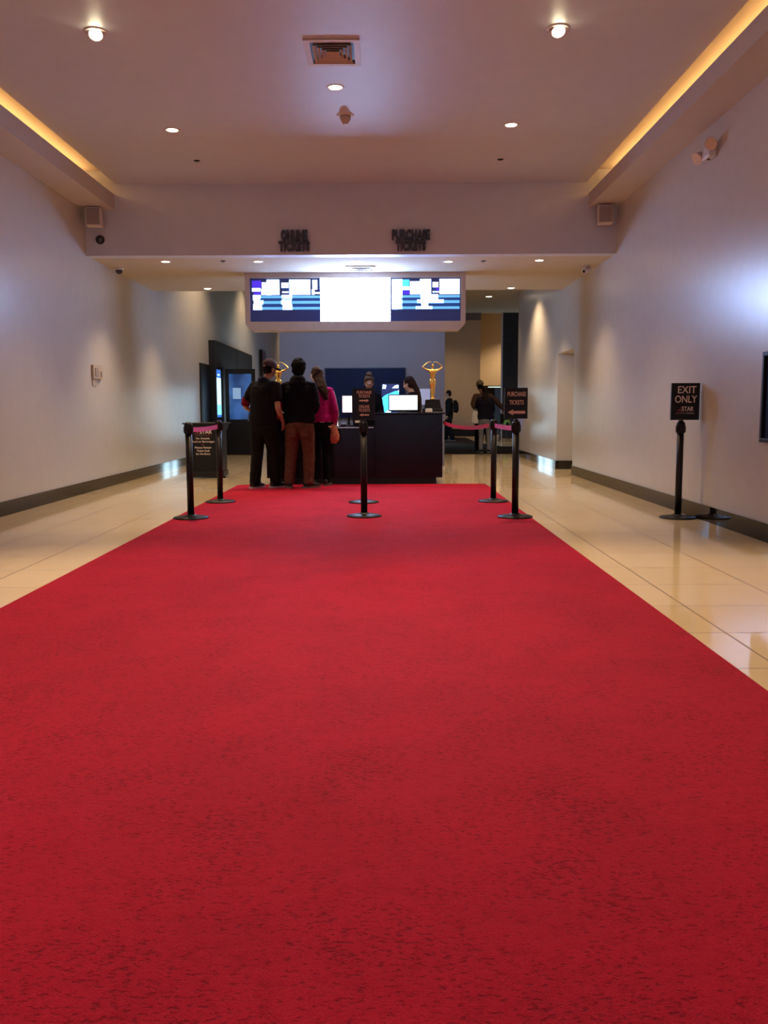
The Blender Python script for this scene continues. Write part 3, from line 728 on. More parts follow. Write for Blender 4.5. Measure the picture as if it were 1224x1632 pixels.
# the open door leaf, square to the wall
t = thing('door_1', '', '', (-3.92, 22.12, 0)); del t['label']; del t['category']; t['kind'] = 'structure'
bm = bmesh.new()
for q in ((0, .09, 0, 2.12), (.65, .74, 0, 2.12), (.09, .65, 0, .88), (.09, .65, 2.0, 2.12)): box(bm, q[0], q[1], 0, .045, q[2], q[3], .003)
tobj('door_leaf', bm, BLACKM, t)
DG = mat('painted_reflection_door_glass', (.02, .06, .2), .15, emit=(.03, .11, .42), estr=.55)  # blue reflection on the pane painted in as a mild glow
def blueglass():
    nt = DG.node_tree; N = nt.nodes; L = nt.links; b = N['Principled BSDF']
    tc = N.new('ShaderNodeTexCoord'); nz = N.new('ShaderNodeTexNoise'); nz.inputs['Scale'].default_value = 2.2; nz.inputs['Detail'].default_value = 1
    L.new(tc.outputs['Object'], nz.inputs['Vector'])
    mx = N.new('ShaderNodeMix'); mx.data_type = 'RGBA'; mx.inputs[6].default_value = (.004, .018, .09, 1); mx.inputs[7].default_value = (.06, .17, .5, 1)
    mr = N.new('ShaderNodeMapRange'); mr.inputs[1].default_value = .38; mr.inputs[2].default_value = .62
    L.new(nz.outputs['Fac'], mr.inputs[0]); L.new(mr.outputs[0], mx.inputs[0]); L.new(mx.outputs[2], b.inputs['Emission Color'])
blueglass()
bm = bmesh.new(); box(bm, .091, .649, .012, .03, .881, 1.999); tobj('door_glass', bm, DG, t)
bm = bmesh.new(); cyl(bm, (.56, -.045, .84), (.56, -.045, 1.29), .014); cyl(bm, (.56, -.045, .88), (.56, .0, .88), .01); cyl(bm, (.56, -.045, 1.25), (.56, .0, 1.25), .01); ell(bm, (.56, -.045, 1.30), (.022, .022, .022)); tobj('door_handle', bm, STEEL, t)
o = tobj('door_notice', (lambda b: (box(b, 0, .20, -.004, 0, 0, .27), b)[1])(bmesh.new()), mat('painted_blue_glow_paper', (.35, .5, .75), .6, emit=(.13, .27, .5), estr=.6), None, (-3.74, 22.128, 1.385)); tag(o, 'paper notice taped inside the glass of the open dark door', 'paper')  # blue light on the paper is put into its colour and glow
t = thing('poster_frame', 'tall dark red framed poster on the left wall beyond the portal', 'poster', (XL, 30.0, 0))
bm = bmesh.new(); box(bm, 0, .08, -.5, .5, 1.75, 3.08, .005); tobj('frame', bm, BLACKM, t)
bm = bmesh.new(); box(bm, .0805, .09, -.43, .43, 1.82, 3.01); tobj('poster_sheet', bm, mat('dark_red_poster', (.16, .015, .02), .5), t)

# ------------------------------------------------------------------ lectern with rules
t = thing('lectern', 'black lectern carrying white printed rules, beside the left edge of the runner', 'lectern', (-2.945, 14.6, 0))
bm = bmesh.new(); box(bm, -.285, .285, 0, .42, .05, .862, .004); tobj('body', bm, DARKW, t)
bm = bmesh.new(); box(bm, -.30, .30, -.02, .43, .02, .11, .004); tobj('base_moulding', bm, DARKW, t)
bm = bmesh.new(); box(bm, -.355, .36, -.05, .48, .885, .908, .004); box(bm, -.32, .32, -.02, .45, .863, .884, .002); tobj('top', bm, DARKW, t)
for sx in (-1, 1):
    bm = bmesh.new(); prism(bm, [(0, .79), (.02, .79), (.03, .862), (0, .862)] if sx > 0 else [(0, .79), (-.02, .79), (-.03, .862), (0, .862)], 'y', .0, .42)
    for v in bm.verts: v.co.x += sx * .2855
    tobj('corbel', bm, DARKW, t)
bm = bmesh.new(); cyl(bm, (-.27, .2, 0), (-.27, .2, .0195), .02, n=12); cyl(bm, (.27, .2, 0), (.27, .2, .0195), .02, n=12); tobj('foot', bm, BLACKP, t)
pn = tobj('front_panel', (lambda b: (box(b, -.235, .235, -.012, -.0005, .12, .84, .003), b)[1])(bmesh.new()), BLACKP, t)
Lx = -.03
def fit(o, w):
    xs = [v.co.x for v in o.data.vertices]; o.data.transform(Matrix.Diagonal((w / (max(xs) - min(xs)), 1, 1, 1)))
fit(text('logo_word', 'STAR', .055, SIGNT, t, (Lx + .05, -.014, .755), .95, .001, .03, 1.05), .20)
fit(text('logo_subtitle', 'CINEMA', .02, SIGND, t, (Lx - .055, -.014, .704), 1.0, .001, .01, 1.15), .15)
fit(text('logo_subtitle', 'GRILL', .02, SIGNR, t, (Lx + .085, -.014, .704), 1.0, .001, .01, 1.15), .12)
bm = bmesh.new(); prism(bm, [(Lx - .145, .725), (Lx - .09, .75), (Lx - .06, .79), (Lx - .074, .75), (Lx - .055, .725), (Lx - .088, .735)], 'y', -.0145, -.0125); tobj('logo_star', bm, SIGNR, t)
for s, z, mt, hh, w in (('No Outside', .652, SIGNT, .031, .225), ('Food or Beverages', .600, SIGNT, .031, .375), ('or', .552, SIGNR, .024, .045), ('Please Retain', .502, SIGNT, .031, .27), ('Ticket Stub', .450, SIGNT, .031, .215), ('for Re-Entry', .398, SIGNT, .031, .24)):
    fit(text('lettering', s, hh, mt, t, (Lx, -.014, z), .92, .001, .02, 1.02), w)

# ------------------------------------------------------------------ stanchions
def stanchion(label, x, y, group='belt stanchions on the runner', h=.98, z=.0145):
    t = thing('belt_stanchion', label, 'stanchion', (x, y, z), 0, group)
    bm = bmesh.new(); lathe(bm, [(0, 0), (.178, 0), (.182, .006), (.175, .014), (.10, .026), (.05, .032), (.046, .04), (0, .04)], n=48); tobj('base', bm, BLACKM, t)
    bm = bmesh.new(); lathe(bm, [(0, .0405), (.034, .0405), (.034, h - .120), (0, h - .120)], n=32); tobj('post', bm, BLACKM, t)
    bm = bmesh.new(); lathe(bm, [(0, h - .1195), (.039, h - .1195), (.043, h - .114), (.043, h - .03), (.038, h - .012), (.02, h), (0, h)], n=32)
    hd = tobj('head', bm, BLACKP, t)
    for k in range(4):
        a = k * PI / 2; M = Matrix.Rotation(a, 4, 'Z')
        bm = bmesh.new(); box(bm, -.016, .016, .0432, .047, h - .105, h - .045, .001, 0, M); tobj('belt_clip', bm, BLACKP, hd)
    return t
def board(t, w, h, z, x0=0):
    bm = bmesh.new(); cyl(bm, (x0 * .3, 0, .981), (x0 * .3, 0, z + .01), .010, .010, 14); lathe(bm, [(0, .9805), (.028, .9805), (.022, .992), (0, .992)], n=20); tobj('sign_stem', bm, BLACKM, t)
    bm = bmesh.new(); box(bm, x0 - w / 2, x0 + w / 2, -.012, .012, z, z + h, .003); sb_ = tobj('sign_board', bm, BLACKP, t)
    bm = bmesh.new()
    for q in ((x0 - w / 2 - .004, x0 + w / 2 + .004, z + h - .008, z + h + .004), (x0 - w / 2 - .004, x0 + w / 2 + .004, z - .004, z + .008), (x0 - w / 2 - .004, x0 - w / 2 + .008, z + .0085, z + h - .0085), (x0 + w / 2 - .008, x0 + w / 2 + .004, z + .0085, z + h - .0085)):
        box(bm, q[0], q[1], -.015, .015, q[2], q[3])
    tobj('sign_frame', bm, BLACKM, sb_)
    return sb_
def arrow(sb_, cx, z, w, h, dirn, mt, y=-.0128):
    bm = bmesh.new(); hd = h * .9
    p = [(-w / 2, 0), (-w / 2 + hd, h / 2), (-w / 2 + hd * .92, h * .22), (w / 2, h * .22), (w / 2, -h * .22), (-w / 2 + hd * .92, -h * .22), (-w / 2 + hd, -h / 2)]
    prism(bm, [(cx + dirn * u, z + v) for u, v in p], 'y', y - .001, y + .0002); tobj('arrow', bm, mt, sb_)
def fit(o, w):
    xs = [v.co.x for v in o.data.vertices]; o.data.transform(Matrix.Diagonal((w / (max(xs) - min(xs)), 1, 1, 1)))

s_fl = stanchion('black belt stanchion nearest the lectern, front left on the runner', -1.985, 9.03)
s_bl = stanchion('black belt stanchion behind the front left one, by the runner edge', -1.975, 10.62)
s_m = stanchion('black stanchion with the two arrow sign, in the middle of the runner', -.209, 9.12)
s_mb = stanchion('black stanchion mostly hidden behind the two arrow sign stanchion', -.245, 10.5)
s_r = stanchion('black stanchion with the one arrow PURCHASE TICKETS sign, right runner edge', 1.336, 9.0)
s_rb = stanchion('black stanchion with red belt to the counter, behind the right sign stanchion', 1.305, 10.55)
s_x = stanchion('black stanchion with the EXIT ONLY sign, standing on tiles by the right wall', 2.995, 8.98, 'sign stanchion on the tiles', z=.001)

b = board(s_m, .225, .315, .995, 0)
for s, z, w in (('PURCHASE', 1.272, .15), ('TICKETS', 1.233, .118), ('ONLINE', 1.128, .105), ('TICKETS', 1.090, .118)):
    fit(text('lettering', s, .03, SIGNP, b, (.008, -.0135, z), .62, .001, .02), w)
arrow(b, .008, 1.190, .10, .034, -1, SIGNP); arrow(b, .008, 1.045, .10, .034, 1, SIGNP)
b = board(s_r, .225, .30, 1.005, -.005)
fit(text('lettering', 'PURCHASE', .044, SIGNP, b, (.0, -.0135, 1.245), .62, .001, .02), .185)
fit(text('lettering', 'TICKETS', .044, SIGNP, b, (.0, -.0135, 1.162), .62, .001, .02), .145)
arrow(b, .0, 1.065, .175, .062, 1, SIGNP)
b = board(s_x, .275, .36, .998, .035)
fit(text('lettering', 'EXIT', .072, SIGNT, b, (.045, -.0135, 1.292), .8, .001, .012), .185)
fit(text('lettering', 'ONLY', .072, SIGNT, b, (.037, -.0135, 1.198), .8, .001, .012), .22)
fit(text('logo_word', 'STAR', .045, SIGNT, b, (.058, -.0135, 1.103), .8, .001, .02), .12)
fit(text('logo_subtitle', 'CINEMA', .02, SIGND, b, (-.008, -.0135, 1.061), .8, .001, .012), .10)
fit(text('logo_subtitle', 'GRILL', .02, GRILLE, b, (.088, -.0135, 1.061), .8, .001, .012), .085)
bm = bmesh.new(); prism(bm, [(-.055, 1.085), (-.02, 1.10), (-.005, 1.135), (-.015, 1.10), (.0, 1.08), (-.025, 1.088)], 'y', -.0142, -.0122); tobj('logo_star', bm, SIGNR, b)

def belt(parent, a, b, mt, sag, h=.05, z0=.905, z1=.905, name='belt'):
    """webbing from a to b in world x,y; drawn in the parent stanchion's own frame"""
    a = Vector((*a, z0)); b = Vector((*b, z1)); o = parent.location; bm = bmesh.new(); n = 16
    d = (b - a); nrm = Vector((-d.y, d.x, 0)).normalized() * .0012
    cols = []
    for k in range(n + 1):
        q = k / n; p = a.lerp(b, q) - o; p.z = a.z * (1 - q) + b.z * q - sag * 4 * q * (1 - q)
        cols.append([bm.verts.new(p + s * nrm + Vector((0, 0, e * h / 2))) for s, e in ((-1, -1), (1, -1), (1, 1), (-1, 1))])
    for A, B in zip(cols, cols[1:]):
        for k in range(4): bm.faces.new((A[k], A[(k + 1) % 4], B[(k + 1) % 4], B[k]))
    bm.faces.new(cols[0]); bm.faces.new(cols[-1][::-1])
    return tobj(name, bm, mt, parent)
belt(s_fl, (-1.985, 9.09), (-1.975, 10.56), BELTR_LIT, .012)
belt(s_r, (1.336, 9.06), (1.306, 10.49), BELTR_LIT, .008)
belt(s_rb, (1.248, 10.58), (.885, 13.30), BELTR, .05, z1=.90)
belt(s_m, (-.209, 9.18), (-.243, 10.44), BELTR, .012)

# ------------------------------------------------------------------ people
SKIN = noisy(mat('skin', (.48, .27, .19), .5), 60, .05)
SKIN_L = noisy(mat('fair_skin', (.62, .42, .34), .5), 60, .05)
SKIN_D = noisy(mat('brown_skin', (.34, .18, .12), .5), 60, .05)
HAIRB = noisy(mat('black_hair', (.006, .005, .006), .85, spec=.1), 90, .5, .6, 160, dist=.004)
HAIRN = noisy(mat('brown_hair', (.026, .012, .009), .75, spec=.2), 90, .4, .5, 160, dist=.004)
HAIRL = noisy(mat('light_brown_hair', (.085, .045, .028), .7, spec=.2), 60, .4, .5, 120, dist=.004)
EYEW = mat('eye', (.04, .025, .02), .2)
def cloth(name, c, a=.15): return noisy(mat(name, c, .95, spec=.12), 22, a, .35, 260, dist=.003)
C_CHAR = cloth('charcoal_cloth', (.006, .005, .008)); C_RED = cloth('dark_red_cloth', (.14, .006, .015)); C_DKPANT = cloth('dark_grey_cloth', (.007, .007, .006))
C_HOOD = cloth('black_hoodie_cloth', (.005, .005, .009)); C_TAN = cloth('tan_brown_cloth', (.105, .043, .032), .2); C_MAG = cloth('magenta_cloth', (.34, .008, .15), .2)
C_BLK = cloth('black_cloth', (.005, .005, .007)); C_BRN = cloth('brown_cloth', (.10, .055, .045)); C_NVY = cloth('navy_cloth', (.016, .015, .032)); C_GRY = cloth('grey_cloth', (.26, .27, .32)); C_CAP = cloth('plum_grey_cap_cloth', (.06, .04, .055)); C_CAPN = cloth('dark_navy_cap_cloth', (.012, .013, .035)); C_OLV = cloth('olive_cap_cloth', (.22, .16, .09))
SHOE = noisy(mat('black_shoe', (.014, .014, .018), .45), 40, .2); SOLEW = mat('pale_sole', (.42, .38, .38), .6); SOLEG = mat('grey_sole', (.16, .12, .12), .6)
PIPE = mat('pale_piping', (.62, .45, .52), .6); LEATHER = noisy(mat('orange_brown_leather', (.42, .13, .06), .4), 30, .15)
V3 = Vector

def hand(bm, w, d, n, side, curl=.5, s=1.0):
    """palm and five separate fingers: w wrist, d finger direction, n palm normal, side = thumb side (unit vectors)"""
    d = d.normalized(); n = (n - d * n.dot(d)).normalized(); e = d.cross(n) * side
    P = lambda a, b, c: w + (d * a + e * b + n * c) * s
    pc = [P(-.02, 0, 0), P(.02, 0, 0), P(.055, 0, 0), P(.088, 0, 0)]
    loft(bm, [(*pc[0], .025 * s, .019 * s), (*pc[1], .033 * s, .017 * s), (*pc[2], .041 * s, .016 * s), (*pc[3], .039 * s, .012 * s)], e, 14)
    for k, (off, L) in enumerate(((.031, .070), (.0105, .079), (-.0105, .073), (-.031, .057))):
        p = P(.080, off, 0); a = .15 + curl * .55; rr = []
        q = p; rr.append((*q, .0088 * s, .0088 * s))
        for j, f in enumerate((.45, .32, .23)):
            dr = d * math.cos(a) + n * math.sin(a) + e * (off * 1.5); q = q + dr.normalized() * L * f * s
            r = (.0086 - .0009 * j) * s; rr.append((*q, r, r)); a += curl * .75
        loft(bm, rr, e, 10)
    q = P(.018, .026, .004); rr = [(*q, .013 * s, .012 * s)]
    for j, (dd, ee, nn, L) in enumerate(((.55, .75, .25, .038), (.8, .4, .35, .032), (.9, .1, .4, .026))):
        q = q + (d * dd + e * ee + n * nn).normalized() * L * s; r = (.0115 - .001 * j) * s; rr.append((*q, r, r))
    loft(bm, rr, n, 10)

def person(label, loc, rz, scale=1.0, group=None, skin=SKIN, L=None, R=None, legs=None, head=(0, 0, 0), headoff=(0, 0, 0), top=None, pants=None,
           sleeve='long', hair=None, female=False, shoes=True, sole=SOLEG, lean=(0, 0), girth=1.0, hem=.93, topw=1.0, voxel=.0065, handcurl=.5):
    """L, R: (elbow, wrist, finger direction, palm normal) in the person's own frame, facing +Y; legs: ((ankleL, kneeL, toeL), (ankleR, kneeR, toeR))"""
    t = thing('person', label, 'person', loc, rz, group); t.scale = (scale,) * 3
    g = girth; lx, ly = lean; fm = .9 if female else 1.0
    def ln(z): k = max(0, z - .95) / .55; return (lx * k, ly * k * 1.0)
    def TP(x, y, z): a, b = ln(z); return (x + a, y + b, z)
    def T(z, a, b, y=0): return (*TP(0, y, z), a * g, b * g)
    sh = {-1: V3(TP(-.185 * fm, 0, 1.435)), 1: V3(TP(.185 * fm, 0, 1.435))}
    if L is None: L = ((-.25 * fm, -.02, 1.14), (-.27 * fm, .05, .90), (0, .2, -1), (1, 0, 0))
    if R is None: R = ((.25 * fm, -.02, 1.14), (.27 * fm, .05, .90), (0, .2, -1), (-1, 0, 0))
    if legs is None: legs = (((-.11, -.02, .085), (-.105, .015, .50), (-.25, 1)), ((.11, -.02, .085), (.105, .015, .50), (.25, 1)))
    hip = {-1: V3((-.092, 0, .90)), 1: V3((.092, 0, .90))}
    hc = V3(TP(0, .015, 1.55)) + V3(headoff)
    HM = Matrix.Rotation(head[0], 3, 'Z') @ Matrix.Rotation(head[1], 3, 'X') @ Matrix.Rotation(head[2], 3, 'Y')
    H = lambda x, y, z: tuple(hc + HM @ V3((x, y, z)))
    # ---- body, one continuous skin
    bm = bmesh.new()
    loft(bm, [T(.86, .155 * fm, .10), T(.94, .165, .115), T(1.02, .15 * fm, .105), T(1.12, .135 * fm, .10), T(1.22, .145 * fm, .105), T(1.32, .162 * fm, .115), T(1.40, .168 * fm, .10), T(1.455, .13 * fm, .075), T(1.49, .07, .06)])
    loft(bm, [(*TP(0, 0, 1.44), .062, .06), (*TP(0, .003, 1.51), .052, .054), (*H(0, .005, .05), .05, .055)])
    for s, (el, wr, fd, pn) in ((-1, L), (1, R)):
        S0, E, Wr = sh[s], V3(el), V3(wr); u = (Wr - E).normalized()
        ax = (0, 1, 0)
        loft(bm, [(*(S0 + V3((-s * .05, 0, .0))), .05, .05), (*S0, .055, .055), (*S0.lerp(E, .35), .048, .05), (*S0.lerp(E, .8), .040, .042), (*E, .038, .038)], ax)
        loft(bm, [(*E, .039, .039), (*E.lerp(Wr, .3), .040, .038), (*E.lerp(Wr, .75), .029, .027), (*Wr, .026, .021)], ax)
        hand(bm, Wr, V3(fd), V3(pn), 1 if s * V3(fd).cross(V3(pn)).y > 0 else -1, handcurl)
    for s, (an, kn, toe) in ((-1, legs[0]), (1, legs[1])):
        A, K, P0 = V3(an), V3(kn), hip[s]
        loft(bm, [(*P0, .088, .10), (*P0.lerp(K, .35), .078, .085), (*P0.lerp(K, .8), .056, .060), (*K, .053, .056)])
        loft(bm, [(*K, .052, .055), (*K.lerp(A, .3), .052, .058), (*K.lerp(A, .75), .036, .040), (*A, .035, .04)])
        td = V3((toe[0], toe[1], 0)).normalized(); sx = V3((td.y, -td.x, 0))
        loft(bm, [(*(A - td * .045 + V3((0, 0, -.045))), .03, .03), (*(A + V3((0, 0, -.035))), .036, .04), (*(A + td * .09 + V3((0, 0, -.052))), .038, .026), (*(A + td * .16 + V3((0, 0, -.062))), .034, .017)], sx)
    ell(bm, H(0, -.008, .155), (.076, .094, .088), HM); ell(bm, H(0, .022, .085), (.058, .066, .078), HM); ell(bm, H(0, .058, .045), (.030, .028, .026), HM)
    ell(bm, H(0, .086, .135), (.046, .012, .008), HM)                                 # brow
    loft(bm, [(*H(0, .085, .128), .008, .008), (*H(0, .104, .095), .013, .012), (*H(0, .092, .080), .016, .009)])   # nose
    ell(bm, H(0, .084, .058), (.024, .010, .006), HM); ell(bm, H(0, .082, .048), (.021, .010, .006), HM)      # lips
    for s in (-1, 1):
        ell(bm, H(s * .077, .0, .105), (.009, .020, .032), HM); ell(bm, H(s * .036, .070, .085), (.022, .018, .024), HM)
    melt('body', bm, skin, t, voxel, 2)
    for s in (-1, 1):
        bm = bmesh.new(); ell(bm, H(s * .031, .0815, .118), (.0125, .0075, .0065), HM, 12, 8); tobj('eye', bm, EYEW, t)
    # ---- top
    if top:
        bm = bmesh.new(); w = topw
        loft(bm, [T(hem, .185 * w, .138), T(hem + .06, .188 * w, .142), T(1.08, .182 * w * fm, .138), T(1.20, .182 * w * fm, .138), T(1.32, .196 * w * fm, .14), T(1.41, .192 * w * fm, .122), T(1.465, .145 * fm, .092), T(1.50, .082, .076)])
        for s, (el, wr, fd, pn) in ((-1, L), (1, R)):
            S0, E, Wr = sh[s], V3(el), V3(wr); k = 1.25 if topw > 1.05 else 1.0
            loft(bm, [(*(S0 + V3((-s * .06, 0, .0))), .07, .07), (*S0, .071, .070), (*S0.lerp(E, .4), .064 * k, .064 * k), (*S0.lerp(E, .68 if sleeve == 'short' else 1), .060 * k, .058 * k)], (0, 1, 0))
            if sleeve == 'long':
                loft(bm, [(*E, .058 * k, .056 * k), (*E.lerp(Wr, .4), .052 * k, .050 * k), (*E.lerp(Wr, .85), .040 * k, .038), (*E.lerp(Wr, .97), .034, .032)], (0, 1, 0))
        melt('top', bm, top, t, .011, 3, ((.014, .12), (.006, .04)))
    if pants:
        bm = bmesh.new(); q = 1.15 if topw > 1.05 or girth > 1.05 else 1.0
        if female: q = .88
        loft(bm, [T(.80, .165 * fm, .125), T(.88, .176, .132), T(.96, .172, .128), T(1.01, .155, .118)])
        for s, (an, kn, toe) in ((-1, legs[0]), (1, legs[1])):
            A, K, P0 = V3(an), V3(kn), hip[s]
            loft(bm, [(*(P0 + V3((0, 0, -.02))), .098 * q, .115 * q), (*P0.lerp(K, .4), .093 * q, .100 * q), (*P0.lerp(K, .85), .078 * q, .083 * q), (*K, .075 * q, .08 * q), (*K.lerp(A, .4), .072 * q, .078 * q), (*K.lerp(A, .85), .066 * q, .076 * q), (*K.lerp(A, 1.06), .064 * q, .078 * q)])
        melt('trousers', bm, pants, t, .011, 3, ((.016, .11), (.007, .035)))
    if shoes:
        for s, (an, kn, toe) in ((-1, legs[0]), (1, legs[1])):
            A = V3(an); td = V3((toe[0], toe[1], 0)).normalized(); sx = V3((td.y, -td.x, 0))
            bm = bmesh.new(); f = .88 if female else 1
            loft(bm, [(*(A - td * .075 + V3((0, 0, -.035))), .036 * f, .045), (*(A + V3((0, 0, -.022))), .044 * f, .056), (*(A + td * .08 + V3((0, 0, -.038))), .047 * f, .040), (*(A + td * .15 + V3((0, 0, -.050))), .046 * f, .028), (*(A + td * .19 + V3((0, 0, -.056))), .030 * f, .020)], sx)
            sh_ = melt('shoe', bm, SHOE, t, .008, 2)
            bm = bmesh.new(); o = A + V3((0, 0, -A.z))
            prof = [(-.115, .026), (-.09, .042), (0, .045), (.09, .052), (.16, .046), (.205, .022)]
            pts = [(a, b * f) for a, b in prof] + [(a, -b * f) for a, b in prof[::-1]]
            z0 = A.z - .085
            Av = [bm.verts.new(o + td * a + sx * b + V3((0, 0, z0))) for a, b in pts]; Bv = [bm.verts.new(o + td * a + sx * b + V3((0, 0, z0 + .022))) for a, b in pts]
            n = len(pts); bm.faces.new(Av); bm.faces.new(Bv[::-1])
            for k in range(n): bm.faces.new((Av[k], Bv[k], Bv[(k + 1) % n], Av[(k + 1) % n]))
            tobj('sole', bm, sole, sh_)
    return t, H, HM, TP

def hair_cap(t, H, HM, mt, r=1.0, disp=((.012, .03),), extra=None, back=-.02, voxel=.007):
    bm = bmesh.new(); ell(bm, H(0, back, .168), (.088 * r, .098 * r, .092 * r), HM); ell(bm, H(0, back - .02, .115), (.083 * r, .075 * r, .085 * r), HM)
    if extra: extra(bm)
    return melt('hair', bm, mt, t, voxel, 2, disp)

GZ = .0145
# man in the cap, turned a little towards the right
rz = -.45
t, H, HM, TP = person('man from behind in plum cap, charcoal shirt with red side and dark trousers', (-1.69, 12.50, GZ), rz, 1.0, 'people queuing at the counter', SKIN_D,
    L=((-.285, -.03, 1.15), (-.19, .20, 1.02), (.5, 1, -.1), (.2, 0, -1)), R=((.27, -.05, 1.13), (.245, .12, .93), (-.1, .4, -1), (-1, .1, 0)),
    legs=(((-.125, -.06, .085), (-.115, .0, .50), (.1, 1)), ((.10, .13, .085), (.10, .09, .50), (.35, 1))),
    head=(-.35, -.16, .06), headoff=(.02, .03, .0), top=C_CHAR, pants=C_DKPANT, sleeve='short', sole=SOLEW, lean=(.02, .03), girth=1.08, topw=1.10, hem=.90)
hair_cap(t, H, HM, HAIRB, .93, ((.006, .03),), back=-.012)
bm = bmesh.new(); ell(bm, H(0, -.008, .172), (.094, .108, .095), HM)
bmesh.ops.bisect_plane(bm, geom=bm.verts[:] + bm.edges[:] + bm.faces[:], plane_co=V3(H(0, 0, .145)), plane_no=HM @ V3((0, .12, 1)), clear_inner=True)
r_ = [e for e in bm.edges if e.is_boundary]; bmesh.ops.edgeloop_fill(bm, edges=r_)
cp = melt('cap', bm, C_CAP, t, .006, 1)
bm = bmesh.new(); loft(bm, [(*H(0, .075, .152), .078, .010), (*H(0, .115, .148), .074, .009), (*H(0, .160, .138), .058, .008), (*H(0, .182, .130), .034, .006)], HM @ V3((1, 0, 0)))
melt('cap_brim', bm, C_CAPN, cp, .005, 1)
bm = bmesh.new(); loft(bm, [(.19, .02, 1.30, .055, .06), (.235, .03, 1.20, .035, .055), (.232, .03, 1.08, .032, .055), (.20, .03, .98, .03, .06)], (0, 1, 0)); melt('red_side_panel', bm, C_RED, t, .01, 2, ((.01, .08),))['label'] = 'dark red side of the shirt'
bm = bmesh.new(); loft(bm, [(-.262, -.02, 1.26, .064, .064), (-.285, -.025, 1.17, .062, .062)], (0, 1, 0)); melt('red_sleeve', bm, C_RED, t, .01, 2)['label'] = 'dark red sleeve hem'
bm = bmesh.new(); loft(bm, [(*TP(-.02, -.03, 1.49), .085, .072), (*TP(-.01, -.02, 1.53), .072, .068)]); melt('collar', bm, C_CAPN, t, .009, 2)

# man in the hoodie
t, H, HM, TP = person('man seen from behind with curly dark hair, black hoodie and tan brown trousers', (-1.19, 12.56, GZ), -.06, 1.0, 'people queuing at the counter', SKIN,
    L=((-.222, .0, 1.15), (-.13, .22, 1.04), (.7, 1, 0), (.2, 0, -1)), R=((.226, .0, 1.15), (.15, .22, 1.04), (-.7, 1, 0), (-.2, 0, -1)),
    legs=(((-.155, -.02, .085), (-.125, .02, .50), (-.20, 1)), ((.125, -.04, .085), (.125, .01, .50), (.75, .8))),
    head=(.05, -.12, 0), headoff=(.0, .02, .0), top=C_HOOD, pants=C_TAN, lean=(-.01, .02), girth=1.04, topw=1.14, hem=.93)
hair_cap(t, H, HM, HAIRB, 1.17, ((.03, .035), (.014, .015)), back=-.015)
bm = bmesh.new(); loft(bm, [(*TP(0, -.06, 1.41), .10, .05), (*TP(0, -.085, 1.46), .125, .062), (*TP(0, -.06, 1.52), .115, .065), (*TP(0, -.03, 1.555), .085, .05)])
melt('hood', bm, C_HOOD, t, .009, 3, ((.012, .06),))
for sx in (-1, 1):
    bm = bmesh.new(); box(bm, sx * .085 - .055, sx * .085 + .055, -.158, -.140, .72, .86, .006); melt('back_pocket', bm, C_TAN, t, .006, 1)

# woman in magenta
rz = .12
t, H, HM, TP = person('woman seen from behind with long brown hair, magenta jacket and black trousers', (-.925, 12.93, GZ), rz, .955, 'people queuing at the counter', SKIN_L, female=True,
    L=((-.22, .0, 1.16), (-.10, .16, 1.185), (.8, .7, 0), (0, 0, -1)), R=((.225, -.04, 1.13), (.215, .06, .92), (0, .35, -1), (-1, 0, 0)),
    legs=(((-.10, -.02, .085), (-.095, .01, .50), (-.15, 1)), ((.09, -.05, .085), (.09, -.01, .50), (.35, 1))),
    head=(.25, -.10, .08), headoff=(-.02, .02, 0), top=C_MAG, pants=C_BLK, lean=(-.03, .02), hem=.97, sole=SOLEG)
def longhair(bm):
    loft(bm, [(*H(.01, -.055, .17), .078, .05), (*H(.02, -.085, .08), .080, .045), (*TP(.055, -.105, 1.50), .078, .038), (*TP(.085, -.135, 1.40), .060, .034), (*TP(.105, -.140, 1.30), .034, .024)])
hair_cap(t, H, HM, HAIRN, 1.0, ((.016, .04), (.006, .015)), longhair)
bm = bmesh.new(); pts = [(.205, -.062, 1.43), (.236, -.082, 1.32), (.262, -.103, 1.18), (.272, -.095, 1.10), (.266, -.045, 1.0), (.258, .0, .95)]
loft(bm, [(*p, .006, .006) for p in pts], (0, 1, 0)); melt('sleeve_piping', bm, PIPE, t, .004, 0)['label'] = 'pale stripe down the sleeve'
bm = bmesh.new(); loft(bm, [(*TP(0, 0, .955), .170, .127), (*TP(0, 0, .968), .171, .128)]); melt('hem_piping', bm, PIPE, t, .006, 0)['label'] = 'pale hem'

# the handbag on her forearm
t = thing('handbag', 'orange brown slouchy handbag hanging beside the magenta jacket', 'bag', (-.735, 12.95, .63), .2)
bm = bmesh.new(); loft(bm, [(0, 0, .01, .06, .05), (.0, 0, .04, .085, .075), (.0, 0, .10, .088, .080), (-.005, 0, .17, .075, .062), (-.01, 0, .235, .05, .04), (-.012, 0, .262, .03, .028)]); melt('bag_body', bm, LEATHER, t, .008, 3, ((.012, .05),))
bm = bmesh.new(); pts = [V3((-.012 + .035 * math.cos(a), 0, .262 + .085 * math.sin(a))) for a in [PI * k / 10 for k in range(11)]]
loft(bm, [(*p, .006, .006) for p in pts], (0, 1, 0), 10); melt('handle', bm, LEATHER, t, .004, 0)

